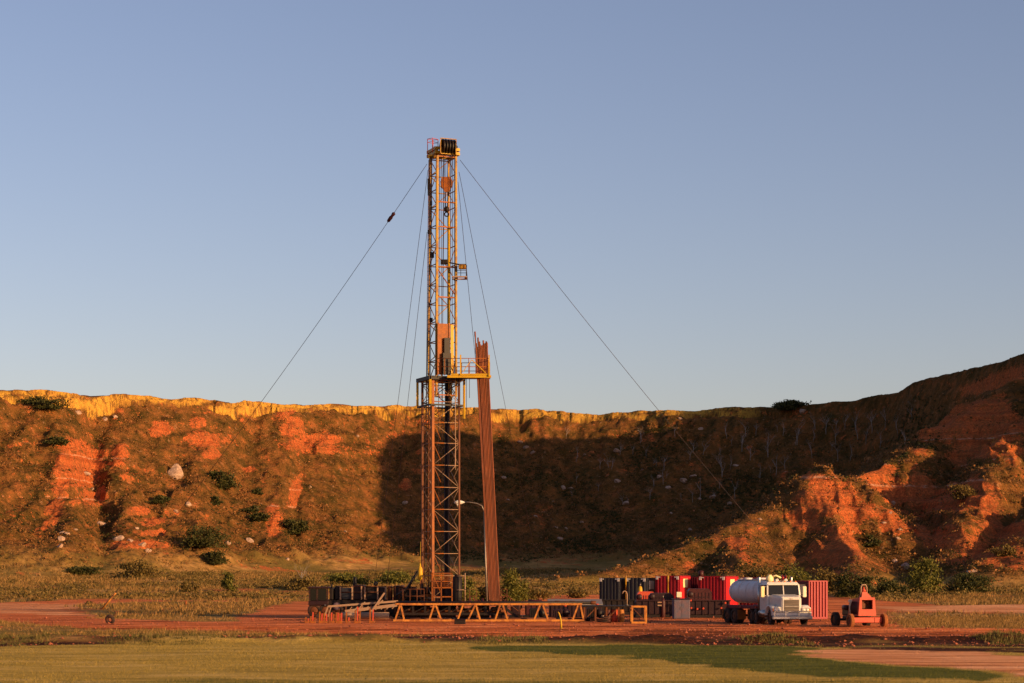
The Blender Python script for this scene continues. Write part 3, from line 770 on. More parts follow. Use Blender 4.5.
    A = [mp(427.6, 139, 145.2), mp(432.5, 138, 144.8), mp(438, 139.5, 145.3), mp(433, 140, 146.2)]
    for q, bot in zip(A, (156, 153, 151, 152)): b.tube(q, (q.x, q.y, HC+(HY-bot)/K), .028, 5)
    for q, r_ in zip(A, A[1:]+A[:1]):
        b.tube(q, r_, .022, 5); b.tube(q-Vector((0,0,.25)), r_-Vector((0,0,.25)), .016, 5)
    b.build('crown_rail', M['redorange'], rg, base)
    # board high on the right (tubing board)
    tbz = HC+(HY-278)/K
    b = B(); x0, x1 = (452-CX)/K, (467-CX)/K; y0, y1 = 144.6, 145.9
    b.box(x0, x1, y0, y0+.18, tbz, tbz+.08); b.box(x0, x1, y1-.18, y1, tbz, tbz+.08); b.box(x1-.18, x1, y0+.181, y1-.181, tbz, tbz+.08); b.box(x0+.3, x0+.42, y0+.181, y1-.181, tbz, tbz+.08)
    tb2 = b.build('tubing_board', M['pale'], rg, base)
    b = B()
    for (x, y) in ((x0+.35, y0+.05), (x1-.05, y0+.05), (x1-.05, y1-.05), (x0+.35, y1-.05), ((x0+x1)/2+.1, y0+.05)): b.tube((x, y, tbz+.08), (x, y, tbz+.95), .022, 5)
    for z in (.5, .95): b.path([(x0+.2, y0+.05, tbz+z), (x1-.05, y0+.05, tbz+z), (x1-.05, y1-.05, tbz+z), (x0+.2, y1-.05, tbz+z)], .02, 5)
    b.beam((x0-.2, y0+.3, tbz+1.1), (x1, y0+.3, tbz+.85), .09)
    b.build('guard_rail', M['dark'], tb2, base)
    b = B(); q = mp(462.5, 267, 145); b.box(q.x-.28, q.x+.26, q.y-.2, q.y+.2, q.z-.15, q.z+.2, .04); b.build('air_winch', M['yellow'], tb2, base)
    # monkey board
    mz = HC+(HY-376.5)/K
    x0, x1 = (452-CX)/K, (490-CX)/K; y0, y1 = 143.9, 147.0
    b = B()
    b.box(x0, x1, y0, y0+.55, mz, mz+.10); b.box(x0, x1, y1-.35, y1, mz, mz+.10); b.box(x1-.2, x1, y0+.551, y1-.351, mz, mz+.10); b.box(x0, x0+.9, y0+.551, y1-.351, mz, mz+.10)
    b.beam((x0-.3, y0+.1, mz-.1), (x1+.1, y0+.1, mz-.1), .12, .18)
    mb_ = b.build('monkey_board', M['yellow_clean'], rg, base)
    b = B()
    xs = [(438-CX)/K, (445-CX)/K, x0+.1, (461-CX)/K, (469-CX)/K, (476-CX)/K, (483-CX)/K, x1-.04]
    for x in xs: b.tube((x, y0+.05, mz-.02), (x, y0+.05, mz+1.2), .026, 5)
    for x in xs[2:]: b.tube((x, y1-.05, mz+.1), (x, y1-.05, mz+1.2), .026, 5)
    for z in (.6, 1.2):
        b.path([(xs[0], y0+.05, mz+z), (x1-.04, y0+.05, mz+z), (x1-.04, y1-.05, mz+z), (xs[2], y1-.05, mz+z)], .026, 5)
    b.build('guard_rail', M['orange'], mb_, base)
    b = B()
    q0 = (461-CX)/K
    b.beam((q0, y0-.02, mz), (q0, y0-.02, mz+1.45), .10); b.beam((x1-.05, y0-.02, mz-.1), (x1-.05, y0-.02, mz+1.45), .09)
    b.beam(((472-CX)/K, y0-.02, mz+1.1), ((486-CX)/K, y0-.02, mz+.15), .06); b.beam(((463-CX)/K, y0-.02, mz+.2), ((472-CX)/K, y0-.02, mz+1.1), .05)
    b.build('board_brace', M['yellow_clean'], mb_, base)
    b = B()
    for k in range(7):
        x = (470+3*k-CX)/K; b.tube((x, y0+.55, mz+.12), (x, y1-.3, mz+.12), .03, 5)
    b.build('racking_finger', M['yellow'], mb_, base)
    b = B(); b.tube((x0-.4, y0+.3, mz-1.2), (x0+1.2, y0+.3, mz-.05), .05, 6)
    for (px, l) in ((458, 2), (463.5, 3.4), (466.5, 3.0), (469.5, 1.6)): q = mp(px, 378, 144.6); b.tube((q.x, q.y, mz-.02), (q.x, q.y, mz-l), .018, 4)
    b.build('hanging_line', M['cable'], mb_, base)
    # substructure and floor
    fz = 1.18
    b = B(); b.box((398-CX)/K, (508-CX)/K, 143.4, 148.6, fz-.14, fz, .02)
    fl_ = b.build('rig_floor', M['dark'], rg, base)
    b = B()
    for px in (402, 414, 426, 438, 450, 462, 474, 486, 498, 506):
        for y in (143.6, 148.4): x = (px-CX)/K; b.beam((x, y, .35), (x, y, fz-.14), .16)
    for y in (143.6, 148.4):
        b.beam(((399-CX)/K, y, .45), ((507-CX)/K, y, .45), .18)
        for px in range(402, 498, 12): b.beam(((px-CX)/K, y, .5), ((px+12-CX)/K, y, fz-.2), .07)
    for px in range(402, 507, 12): b.beam(((px-CX)/K, 143.6, .5), ((px-CX)/K, 148.4, .5), .1)
    b.build('substructure', M['dark'], rg, base)
    b = B()  # dark boxes added beneath the floor to fill its black void with shade
    for (pa, pb, zt) in ((403,419,.98),(421,436,.85),(440,455,1.0),(458,476,.8),(479,489,1.0),(491,505,.9)):
        b.box((pa-CX)/K, (pb-CX)/K, 144.6, 147.9, .02, zt, .05)
        for q in range(3): xx = ((pa+(pb-pa)*(q+.5)/3)-CX)/K; b.box(xx-.05, xx+.05, 144.52, 144.6, .06, zt-.06)
    b.build('dark_fill_box', M['maroon_dark'], rg, base)
    # drawworks
    b = B(); q = mp(425, 590, 146)
    b.box((420-CX)/K, (433-CX)/K, 145.8, 147.4, 1.18, 1.5, .05)
    dw = b.build('drawworks', M['rust'], rg, base)
    b = B(); b.lathe(((421-CX)/K, 146.6, 2.0), (1,0,0), [(0,.55),(.05,.6),(.06,.36),(.7,.36),(.71,.6),(.78,.55)], 20); b.build('cable_drum', M['dark'], dw, base)
    b = B()
    for px in (420, 432): b.beam(((px-CX)/K, 145.85, 1.5), ((px-CX)/K, 145.85, 3.1), .09)
    b.beam(((420-CX)/K, 145.85, 1.75), ((433-CX)/K, 145.85, 1.75), .12, .22); b.tube(((432-CX)/K, 145.85, 3.1), ((430-CX)/K, 145.6, 4.4), .04)
    b.build('drum_guard', M['orange'], dw, base)
    # hanging yellow block at the left leg
    b = B(); q = mp(420.2, 572, 144.3); b.lathe((q.x, q.y, q.z-.62), (0,0,1), [(0,.06),(.08,.13),(.30,.20),(.85,.17),(1.0,.08),(1.25,.05)], 12)
    b.tube((q.x, q.y, q.z+.5), (q.x+.03, q.y+.05, q.z+2.2), .015, 5); b.build('counterweight', M['yellow_clean'], rg, base)
    # strut to the carrier
    b = B(); b.tube(mp(400, 601, 146), mp(418, 571, 146), .10, 8); b.tube(mp(396, 596, 146), mp(408, 588, 146), .07, 8); b.build('raising_strut', M['dark'], rg, base)
    # cage (driller's side guard) of orange angle iron
    b = B(); x0, x1 = (433-CX)/K, (453-CX)/K; z0, z1 = fz, HC+(HY-573)/K; y = 143.5
    for px in (433, 442, 452.7): b.beam(((px-CX)/K, y, z0), ((px-CX)/K, y, z1), .07)
    for z in (z0+.5, z0+1.15, z1-.02, z1-.6): b.beam((x0, y, z), (x1, y, z), .07)
    for z in (z0+.5, z1): b.beam((x0, y, z), (x0, y+1.4, z), .06)
    for k in range(14): x = x0+(x1-x0)*(k+.5)/14; b.tube((x, y, z0+1.1), (x, y, z1), .009, 4)
    for k in range(8): z = z0+1.15+(z1-z0-1.2)*(k+.5)/8; b.tube((x0, y, z), (x1, y, z), .009, 4)
    b.build('guard_cage', M['orange'], rg, base)
    b = B(); b.box((434-CX)/K, (444-CX)/K, 144.9, 146.3, fz+.003, PZ_(580), .05); b.box((445-CX)/K, (452-CX)/K, 144.7, 145.6, fz+.003, PZ_(586), .05)
    for q in range(4): b.box((435+2.2*q-CX)/K, (436+2.2*q-CX)/K, 144.84, 144.9, fz+.1, PZ_(582))
    b.build('engine_cabinet', M['maroon_dark'], rg, base)
    b = B()
    for px in (404, 411, 418, 425, 470, 477, 500, 507): b.tube(((px-CX)/K, 143.5, fz), ((px-CX)/K, 143.5, fz+1.05), .025, 5)
    for (xa, xb) in ((404, 425), (466, 477), (500, 507)):
        for z in (.55, 1.05): b.tube(((xa-CX)/K, 143.5, fz+z), ((xb-CX)/K, 143.5, fz+z), .022, 5)
        b.tube(((xa-CX)/K, 143.5, fz+.03), ((xb-CX)/K, 143.5, fz+.03), .02, 5)
    b.each('floor_rail', M['rust'], rg, base)
    b = B(); b.lathe(((457.6-CX)/K, 144.3, fz), (0,0,1), [(0,.30),(.3,.34),(1.9,.34),(2.0,.22),(2.1,.22)], 16); b.build('mud_can', M['dark'], rg, base)
    b = B(); b.lathe(((449.5-CX)/K, 146.9, fz), (0,0,1), [(0,.42),(.2,.42),(.25,.2),(1.3,.2)], 16); b.box((436-CX)/K, (447-CX)/K, 145, 146.2, fz+.002, fz+.6, .05); b.build('rotary_table', M['rust'], rg, base)
    b = B(); x = (465.5-CX)/K; b.tube((x, 143.6, fz), (x, 143.6, HC+(HY-573)/K), .045, 6); b.tube((x-.6, 143.6, fz+2.0), (x, 143.6, fz+2.0), .03, 6); b.tube((x-.6, 143.6, fz+1.0), (x, 143.6, fz+1.0), .03, 6); b.build('floor_post', M['pale'], rg, base)
    b = B()   # clutter of the mud lines below the floor
    rnd = random.Random(4)
    for k in range(16):
        px = 402+k*6.5; x = (px-CX)/K; z = .5+rnd.random()*.5
        b.lathe((x, 144.2+rnd.random(), .42), (0,0,1), [(0,.12),(z-.45,.12),(z-.4,.18),(z-.3,.18)], 8)
    b.tube(((402-CX)/K, 144, .62), ((505-CX)/K, 144.1, .66), .09, 8)
    b.build('mud_manifold', M['rust'], rg, base)
    b = B()  # stands of tongs / elevators on the floor top
    for (px, h) in ((470, .5), (479, .28), (483, .4), (505, .3)):
        x = (px-CX)/K; b.lathe((x, 144, fz+.001), (0,0,1), [(0,.14),(h*.4,.18),(h*.5,.09),(h,.06)], 8)
    b.each('floor_tool', M['maroon'], rg, base)

    # light vertical pipes seen thin at the right of the lower mast
    b = B(); b.tube(mp(455.2, 378, 144.6), mp(455.5, 470, 144.6), .035, 6); b.path([mp(455.5, 440, 144.5), mp(455.2, 466, 144.4), mp(450, 472, 144.4)], .04, 6); b.build('standpipe', M['pale'], rg, base)
    return rg

def guy_wires():
    G = 'guy wires bracing the mast'
    W_ = [((427, 164, 145.2), (101, 594, 172), 'long guy wire running left from the crown with an orange snub weight', .9),
          ((460, 160, 145.2), (835, 612, 152), 'long guy wire running right from the crown past the tanker truck', .6),
          ((428, 170, 145.8), (371, 595, 190), 'steep guy wire dropping just left of the mast from the crown', .2),
          ((427, 232, 145.8), (384, 597, 186), 'shorter steep guy wire left of the mast from mid height', .2),
          ((459, 172, 145.8), (544, 580, 260), 'guy wire falling right of the pipe stands behind the site', .4),
          ((458, 182, 145.8), (500, 592, 200), 'steep guy wire just left of the pipe stands', .2)]
    for (a, c, lab, sag) in W_:
        a = at(*a); c = at(*c); c.z = tz(c.x, c.y)
        if c.y > 150 and c.y < 400: pass
        pts = []
        for k in range(25):
            t = k/24; p = a.lerp(c, t); p.z -= sag*4*t*(1-t); pts.append(p)
        b = MB(); b.path(pts, .018, 5)
        o = b.build('guy_wire', M['cable'], None, c); tag(o, lab, 'guy wire', G)
        b = MB(); b.lathe((c.x, c.y, c.z-.2), (0,0,1), [(0,.10),(.35,.10),(.4,.03)], 8); b.build('ground_anchor', M['rust'], o, c)
        if 'snub' in lab:
            d = (c-a).normalized(); p = pts[1].lerp(pts[2], .5)
            
            for p, p2 in zip(pts, pts[1:]):
                y1_, y2_ = HY-(p.z-HC)/p.y*F, HY-(p2.z-HC)/p2.y*F
                if y1_ <= 217 <= y2_: p = p.lerp(p2, (217-y1_)/(y2_-y1_)); break
            b = MB(); b.lathe(p-d*.45, d, [(0,.05),(.1,.14),(.35,.10),(.5,.14),(.85,.12),(.95,.04)], 10); b.build('turnbuckle', M['maroon'], o, c)
            b = MB(); b.tube(c+Vector((.12,0,.1)), c+Vector((1.25,.0,1.45)), .10, 8); b.build('wire_guard', M['orange_rail'], o, c)
        if 'mid height' in lab:
            d = (c-a).normalized(); p = at(419, 361, 145.4)
        if 'behind the site' in lab:
            d = (a-c).normalized(); b = MB(); b.tube(c+d*.1, c+d*2.6, .09, 7); b.build('wire_guard', M['redorange'], o, c)

def pipes():
    rnd = random.Random(8)
    fz = 1.182
    n = 17
    for k in range(n):
        row = k % 2; i = k//2
        bx = (489.6+i*1.27+row*.62-CX)/K; tx = (474.9+i*1.5+row*.7-CX)/K
        yb = 144.5+row*.28; yt = 145.3+row*.5
        top = HC+(HY-{0:331,4:337,6:341,11:339,15:340}.get(k, 342+rnd.random()*5))/K
        a = Vector((bx, yb, fz)); d = Vector((tx, yt, top))-a
        b = MB(); L = d.length; d.normalize()
        prof = [(0,.030),(.05,.058),(.32,.058),(.40,.046)]
        for s_ in (.5,):
            prof += [(L*s_-.4,.046),(L*s_-.3,.058),(L*s_+.25,.058),(L*s_+.35,.046)]
        prof += [(L-.45,.046),(L-.35,.060),(L-.02,.060),(L,.04)]
        b.lathe(a, d, prof, 8)
        o = b.build('drill_pipe', M['pipe'], None, a)
        lab = 'rusty drill pipe leaning in the bundle beside the mast'
        if k == 0: lab = 'tallest rusty drill pipe, leaning at the left edge of the bundle'
        if k == n-1: lab = 'rusty drill pipe at the right edge of the leaning bundle'
        tag(o, lab, 'drill pipe', 'drill pipes racked upright')

def lamp():
    b0 = at(487.5, 605, 150); b0.z = tz(b0.x, b0.y)
    k = F/150.
    r = empty('street_lamp', b0, 'slender pale lamp post with curved arm behind the leaning pipes', 'street lamp')
    ztop = HC+(HY-512)/k
    b = MB(); b.tube(b0-Vector((0,0,.1)), (b0.x-.25, b0.y, ztop), .085, 8, .05); b.build('pole', M['steel'], r, b0)
    b = MB(); P = [at(484.2, 512, 150), at(482, 506, 150), at(477, 503.5, 150), at(470, 502.3, 150), at(464, 502, 150)]; b.path(P, .045, 7); b.build('arm', M['steel'], r, b0)
    c = at(459.5, 502.3, 150)
    b = MB(); b.lathe(c-Vector((.42,0,.02)), (1,0,.03), [(0,.02),(.08,.11),(.3,.17),(.55,.15),(.72,.07),(.8,.05)], 12); b.build('lamp_head', M['white'], r, b0)
    b = MB(); b.lathe(c+Vector((-.12,0,-.28)), (0,0,1), [(0,.02),(.05,.1),(.14,.14)], 12); b.build('lens', M['lens'], r, b0)
def PX(px, D): return (px-CX)/F*D
def PZ(py, D): return HC+(HY-py)/F*D

def wheel(parent, c, r, w, ax=(1,0,0), mat='tyre', off=None):
    ax = Vector(ax).normalized(); c = Vector(c)
    b = MB(); b.lathe(c-ax*w/2, ax, [(0,r*.62),(.0,r*.86),(w*.10,r*.97),(w*.28,r),(w*.72,r),(w*.90,r*.97),(w,r*.86),(w,r*.62)], 28, cap=False)
    b.lathe(c-ax*w/2, ax, [(0,r*.62),(w*.5,r*.60),(w,r*.62)], 28, cap=False)
    n = 26                                            # tread lugs
    a = ax.orthogonal().normalized(); e = ax.cross(a)
    for k in range(n):
        t = 2*math.pi*k/n; d = a*math.cos(t)+e*math.sin(t); q = c+d*r*1.0
        b.beam(q-ax*w*.40, q+ax*w*.40, r*.10, r*.05, up=d)
    o = b.build('wheel', M[mat], parent, off)
    b = MB(); b.lathe(c-ax*w*.38, ax, [(0,r*.25),(w*.05,r*.55),(w*.12,r*.60),(w*.64,r*.60),(w*.71,r*.55),(w*.76,r*.25)], 20)
    b.lathe(c-ax*w*.50, ax, [(0,r*.16),(w,r*.16)], 12)
    b.build('rim', M['rust'], o, off)
    return o

def carrier():
    D = 150.0
    x = lambda px: PX(px, D)
    g = .42
    base = Vector((x(365), D, g))
    r = empty('rig_carrier', base, 'long dark rig carrier with windowed cab and pale side posts left of the mast', 'rig carrier')
    y0, y1 = D-1.25, D+1.25
    b = MB(); b.box(x(312), x(432), y0+.3, y1-.3, g+.62, g+1.0, .03); b.box(x(341), x(386), y0+.5, y1-.3, .35, g+.65, .05); b.box(x(405), x(430), y0+.4, y1-.3, .25, g+.65, .05)
    for px in (330, 345, 352, 392, 399): b.box(x(px), x(px)+.2, y0+.05, y1-.05, g+.55, g+.749, .02)
    b.build('chassis', M['dark'], r, base)
    # cab at the far left
    cx0, cx1 = x(310), x(330)
    b = MB()
    z0, z1, z2 = g+.55, PZ(600.5, D), PZ(587, D)
    b.box(cx0, cx1, y0, y1, z0, z1, .06)
    for (px, py_) in ((cx0+.05, y0+.05), (cx1-.13, y0+.05), (cx0+.05, y1-.13), (cx1-.13, y1-.13), (cx0+.6, y0+.05)): b.box(px, px+.08, py_, py_+.08, z1, z2-.1)
    b.box(cx0-.06, cx1+.06, y0-.04, y1+.04, z2-.1, z2+.02, .04)
    cab = b.build('cab', M['maroon_dark'], r, base)
    b = MB(); b.box(cx0+.14, cx0+.59, y0+.07, y0+.09, z1+.02, z2-.11); w = b.build('window', M['glass'], cab, base)
    b = MB(); b.box(cx0+.70, cx1-.15, y0+.07, y0+.09, z1+.02, z2-.11); b.build('window', M['glass'], cab, base)
    b = MB(); b.box(cx0+.07, cx0+.09, y0+.15, y1-.15, z1+.02, z2-.11); b.build('window', M['glass'], cab, base)
    b = MB(); b.box(cx0+.62, cx1-.1, y0-.02, y0-.001, z0+.1, z1-.03, .01); d = b.build('door', M['maroon_dark'], cab, base)
    b = MB(); b.box(cx1-.3, cx1-.18, y0-.06, y0-.021, z1-.35, z1-.30); b.build('handle', M['chrome'], d, base)
    b = MB(); b.box(x(331), x(334.5), y0+.1, y1-.1, g+1.0, PZ(588, D), .04); b.tube((x(333), y0+.3, PZ(588, D)), (x(333), y0+.3, PZ(584, D)), .07, 8); b.build('exhaust_box', M['dark'], r, base)
    # bodies on the deck: engine, radiator, tanks
    segs = [(336, 341, 586, 'dark'), (342, 353, 588, 'black'), (354, 365, 585, 'maroon_dark'), (367, 379, 586, 'dark'), (380, 386, 587, 'maroon_dark'), (388, 392, 586, 'rust'), (394, 404, 585.5, 'maroon_dark'), (405, 416, 587, 'dark'), (417, 422, 589, 'maroon_dark'), (423, 431, 591, 'dark')]
    for a, c, py, mt in segs:
        b = MB(); b.box(x(a), x(c), y0+.22, y1-.2, g+1.0, PZ(py, D), .05)
        for k in range(5): z = g+1.15+k*(PZ(py, D)-g-1.3)/5; b.box(x(a)+.06, x(c)-.06, y0+.19, y0+.22, z, z+.06)
        b.build('engine_housing', M[mt], r, base)
    b = MB()
    for px in (341.8, 353.6, 366, 378.8, 386.5): b.box(x(px)-.055, x(px)+.055, y0+.02, y0+.13, g+1.0, PZ(586.5, D))
    for px in (365,): b.box(x(px)-.22, x(px)-.12, y0+.02, y0+.13, g+1.0, PZ(586, D))
    b.each('side_post', M['pale'], r, base)
    b = MB()
    for pz in (586.2, 592): b.tube((x(341), y0+.06, PZ(pz, D)), (x(388), y0+.06, PZ(pz, D)), .03, 5)
    for px in (391, 396, 400, 412, 417): b.tube((x(px), y0+.1, g+1), (x(px), y0+.1, PZ(586, D)), .04, 5)
    b.tube((x(391), y0+.1, PZ(587, D)), (x(419), y0+.1, PZ(587, D)), .03, 5)
    b.build('hand_rail', M['rust'], r, base)
    b = MB(); b.lathe((x(355.2), D-.2, PZ(586, D)), (0,0,1), [(0,.12),(.12,.2),(.3,.1),(.55,.15),(.7,.05)], 10); b.tube((x(368), D, PZ(586, D)), (x(369.5), D, PZ(571, D)), .022, 5)
    b.box(x(374), x(378), D-.5, D+.2, PZ(586, D), PZ(581.5, D), .1); b.each('stack_pipe', M['dark'], r, base)
    for px in (316, 327, 338, 380, 388, 396, 404):
        wheel(r, (x(px), y0+.25, .08+.52), .52, .35, (0,1,0), 'tyre', base)
    # tool box under deck, pale cylinder
    b = MB(); b.lathe((x(338), y0-.1, g+.5), (0,1,0), [(0,.05),(.02,.28),(.4,.28),(.42,.05)], 14); b.build('air_tank', M['bluegrey'], r, base)

def catwalk_frame(px0, px1, ys, Vs, label, D=135.0, tilt=0):
    x0, x1 = PX(px0, D), PX(px1, D); g = 0.0
    g = tz((x0+x1)/2, D)
    zt, zb = PZ(604.2, D), PZ(620.4, D)
    base = Vector(((x0+x1)/2, D, zb-.1))
    r = empty('pipe_rack_trestle', base, label, 'pipe rack', 'long orange trestles in front of the rig floor')
    b = MB(); b.box(x0, x1, D-.07, D+.07, zt-.07, zt+.07, .015); b.build('top_rail', M['orange_rail'], r, base)
    b = MB(); b.box(x0-.12, x1+.15, D-.10, D+.10, zb-.08, zb+.07, .015); b.build('bottom_rail', M['orange_rail'], r, base)
    for a, c in Vs:
        b = MB(); b.beam((PX(a, D), D, zt-.08), (PX(c, D), D, zb+.08), .11, .10, up=(0,1,0)); b.build('brace', M['orange_rail'], r, base)
    for x in (x0+.3, (x0+x1)/2, x1-.3):
        b = MB(); b.box(x-.15, x+.15, D-.25, D+.25, zb-.22, zb-.081); b.build('foot', M['rust'], r, base)
    return r

def front_yard():
    catwalk_frame(395, 471, 0, [(400,395.5),(401,404),(434,429.5),(436,441),(463,458)][0:5], 'left orange pipe trestle with braced legs below the mast')
    catwalk_frame(470.6, 582, 0, [(475,468.5),(476,480),(500,495.5),(503,507.5),(540,534.5),(543,548),(578,573),(580.5,583.5)], 'right orange pipe trestle with braced legs, ending near the yellow post', D=135.6)
    D = 138.0
    # pipes lying on the trestles
    base = at(455, 603.4, 136.2)
    for k, (a, c, dy) in enumerate([(396, 596, 0), (410, 575, .3), (400, 560, .6)]):
        z = PZ(603.0, 136)+.02
        b = MB(); p = Vector((PX(a, 136), 136.2+dy, z)); q = Vector((PX(c, 136), 136.2+dy, z)); b.tube(p, q, .10, 8)
        o = b.build('casing_pipe', M['dark'], None, p); tag(o, ['longest dark pipe lying along the trestle tops', 'dark pipe lying in the middle on the trestle tops', 'shorter dark pipe lying at the back on the trestle tops'][k], 'pipe', 'dark pipes lying on the trestles')
        b = MB(); b.lathe(q-Vector((.35,0,0)), (1,0,0), [(0,.11),(.02,.13),(.33,.13),(.35,.11)], 8); b.build('pipe_collar', M['rust'], o, p)
    # the loading ramp / V-door ladder: pale truss running down to the left
    D = 141.0
    base = at(362, 617, D)
    r = empty('loading_ramp', base, 'pale dusty trussed loading ramp lying in front of the dark carrier', 'ramp')
    for dy, mt in ((0, 'pale'), (1.6, 'pale')):
        b = MB()
        p0, p1, p2 = at(328, 606.5, D+dy), at(398, 601.2, D+dy), at(325, 615.5, D+dy)
        b.beam(p0, p1, .12, .14); b.beam(p0, p2, .09, .09); b.beam(at(331, 607, D+dy), at(328, 617, D+dy), .07)
        b.build('side_beam', M[mt], r, base)
    b = MB()
    p0, p1 = at(345, 611.5, D-.2), at(397, 605, D-.2); b.beam(p0, p1, .12, .22)
    for k in range(9):
        t = k/8.; a = at(352+44*t, 606.8-1.8*t, D-.2); c = at(348+44*t, 611.8-3*t, D-.2); b.beam(a, c, .055)
    b.build('ladder_beam', M['pale'], r, base)
    b = MB(); b.beam(at(371.5, 611.5, D-.4), at(384.5, 593, D-.4), .12); b.beam(at(378, 605, D-.35), at(383, 600, D-.35), .07); b.beam(at(356, 612, D-.3), at(365, 602, D-.3), .08); b.build('prop', M['pale'], r, base)
    b = MB()
    for k in range(8): t = k/7.; b.tube(at(330+64*t, 606.3-5*t, D), at(330+64*t, 606.3-5*t, D)+Vector((0,1.6,0)), .04, 5)
    b.build('cross_bar', M['rust'], r, base)
    b = MB()
    for px in (346, 371, 385): 
        for dy in (0, 1.5): p = at(px, 605, D+dy); b.beam(p, (p.x, p.y, tz(p.x, p.y)-.05), .08)
    b.each('leg', M['rust'], r, base)
    # pale beams/culvert sections lying under it
    for k, (a, c, py) in enumerate(((342, 358, 616.5), (361, 389, 615.3))):
        D2 = 139.5; p = at(a, py, D2); q = at(c, py-.4*k, D2); rr = .24
        p.z = q.z = tz(p.x, p.y)+rr+.12
        b = MB(); d = (q-p).normalized(); b.lathe(p, d, [(0,rr*.8),(0,rr),((q-p).length,rr),((q-p).length,rr*.8)], 16); o = b.build('culvert_pipe', M['pale'], None, p)
        tag(o, ('short' if k == 0 else 'longer')+' pale large diameter pipe lying under the loading ramp', 'large pipe', 'pale large pipes under the ramp')
        b = MB(); b.lathe(p-d*.01, d, [(0,rr*.75),(.02,rr*.75)], 16); b.build('pipe_end', M['dark'], o, p)
    # row of orange pin stands
    D = 134.2
    def stand(px, w, hs, name_i):
        x = PX(px, D); g = tz(x, D); p = Vector((x, D, g))
        r = empty('pipe_stand', p, name_i, 'pipe stand', 'row of small orange pin stands by the road')
        W = w/F*D
        b = MB(); b.box(x-W/2, x+W/2, D-.14, D+.14, g-.02, g+.16, .03); b.build('base_plate', M['orange'], r, p)
        n = len(hs)
        for i, h in enumerate(hs):
            xx = x-W/2+W*(i+.5)/n
            b = MB(); b.beam((xx, D, g+.16), (xx+.02, D, g+.16+h*.75), .09); b.build('pin', M['redorange'] if i % 2 else M['orange'], r, p)
    data = [(307, 5, [.32, .18]), (312.8, 6, [.4, .75, .3]), (323, 9, [.8, .65, .7, .62]), (331.5, 6, [.62, .72, .6]), (338.8, 7, [.75, .7, .66, .7]), (347.5, 5, [.75, .3]), (357.5, 7, [.95, 1.25, .9]), (371.5, 6, [1.1, 1.0])]
    labs = ['leftmost low orange pin stand, with two short pins', 'second orange pin stand from the left, three uneven pins', 'wide orange pin stand with four tall pins, third from the left',
            'fourth orange pin stand from the left, with three pins', 'fifth orange pin stand from the left, with four even pins', 'narrow orange pin stand with one tall and one short pin', 'tall orange pin stand with three pins beneath the ramp', 'tall two pin orange stand nearest the trestles']
    for (px, w, hs), l in zip(data, labs): stand(px, w, hs, l)
    # yellow marker post, dark box
    D = 119.; x = PX(560.5, D); g = tz(x, D); p = Vector((x, D, g))
    r = empty('marker_post', p, 'thin curved yellow hose post standing in the dirt before the trestle', 'marker post')
    b = MB(); b.path([(x+.05, D, g-.05), (x+.04, D, g+.35), (x-.01, D, g+.7), (x-.09, D, g+.95), (x-.16, D, g+1.02)], [.055,.05,.045,.04,.035], 7); b.build('post', M['yellow_clean'], r, p)
    b = MB(); b.lathe((x+.05, D, g-.02), (0,0,1), [(0,.12),(.08,.12),(.1,.06)], 10); b.build('foot', M['yellow'], r, p)
    D = 130.; x = PX(460, D); g = tz(x, D); p = Vector((x, D, g))
    r = empty('battery_box', p, 'small dark box sitting on the dirt in front of the left trestle', 'box')
    b = MB(); b.box(x-.36, x+.36, D-.25, D+.25, g, g+.30, .03); b.build('case', M['dark'], r, p)
    b = MB(); b.box(x-.38, x+.38, D-.27, D+.27, g+.301, g+.36, .02); b.build('lid', M['maroon_dark'], r, p)
    # dark skid pieces behind the right trestle
    D = 147.0
    for (a, c, py, mt, lab) in ((509, 522, 600.5, 'maroon_dark', 'dark maroon skid pump just right of the pipe bundle'), (523, 547, 598.5, 'maroon', 'dark maroon humped skid engine behind the right trestle')):
        x0, x1 = PX(a, D), PX(c, D); g = tz((x0+x1)/2, D); p = Vector(((x0+x1)/2, D, g)); zt = PZ(py, D)
        r = empty('pump_skid', p, lab, 'pump')
        b = MB(); b.box(x0, x1, D-.9, D+.9, g, g+.25, .03); b.build('skid_frame', M['dark'], r, p)
        b = MB(); b.box(x0+.15, x1-.15, D-.6, D+.6, g+.25, zt-.35, .08)
        for k in range(4): xx = x0+.3+(x1-x0-.6)*k/3; b.box(xx-.05, xx+.05, D-.66, D-.6, g+.3, zt-.4)
        b.build('engine_block', M[mt], r, p)
        b = MB(); b.lathe((x0+.3, D, zt-.40), (1,0,0), [(0,.1),(.1,.34),((x1-x0)*.6,.30),((x1-x0)*.7,.1)], 12); b.build('air_cleaner', M[mt], r, p)
    # grey lidded tank
    D = 152.0; x0, x1 = PX(549, D), PX(601, D); g = tz((x0+x1)/2, D); p = Vector(((x0+x1)/2, D, g)); zt = PZ(599.2, D)
    r = empty('mud_pit', p, 'long low mud pit with grey sheet lid behind the right trestle', 'mud pit')
    b = MB(); b.box(x0, x1, D-1.1, D+1.1, g, zt-.42, .03)
    for k in range(12): xx = x0+.2+(x1-x0-.4)*k/11; b.box(xx-.06, xx+.06, D-1.17, D-1.1, g+.05, zt-.46)
    b.build('tank_body', M['maroon_dark'], r, p)
    b = MB(); b.hexa([(x0-.1, D-1.2, zt-.419), (x1+.1, D-1.2, zt-.419), (x1+.1, D+1.2, zt-.1), (x0-.1, D+1.2, zt-.1), (x0-.1, D-1.2, zt-.36), (x1+.1, D-1.2, zt-.36), (x1+.1, D+1.2, zt), (x0-.1, D+1.2, zt)]); b.build('lid', M['grey'], r, p)

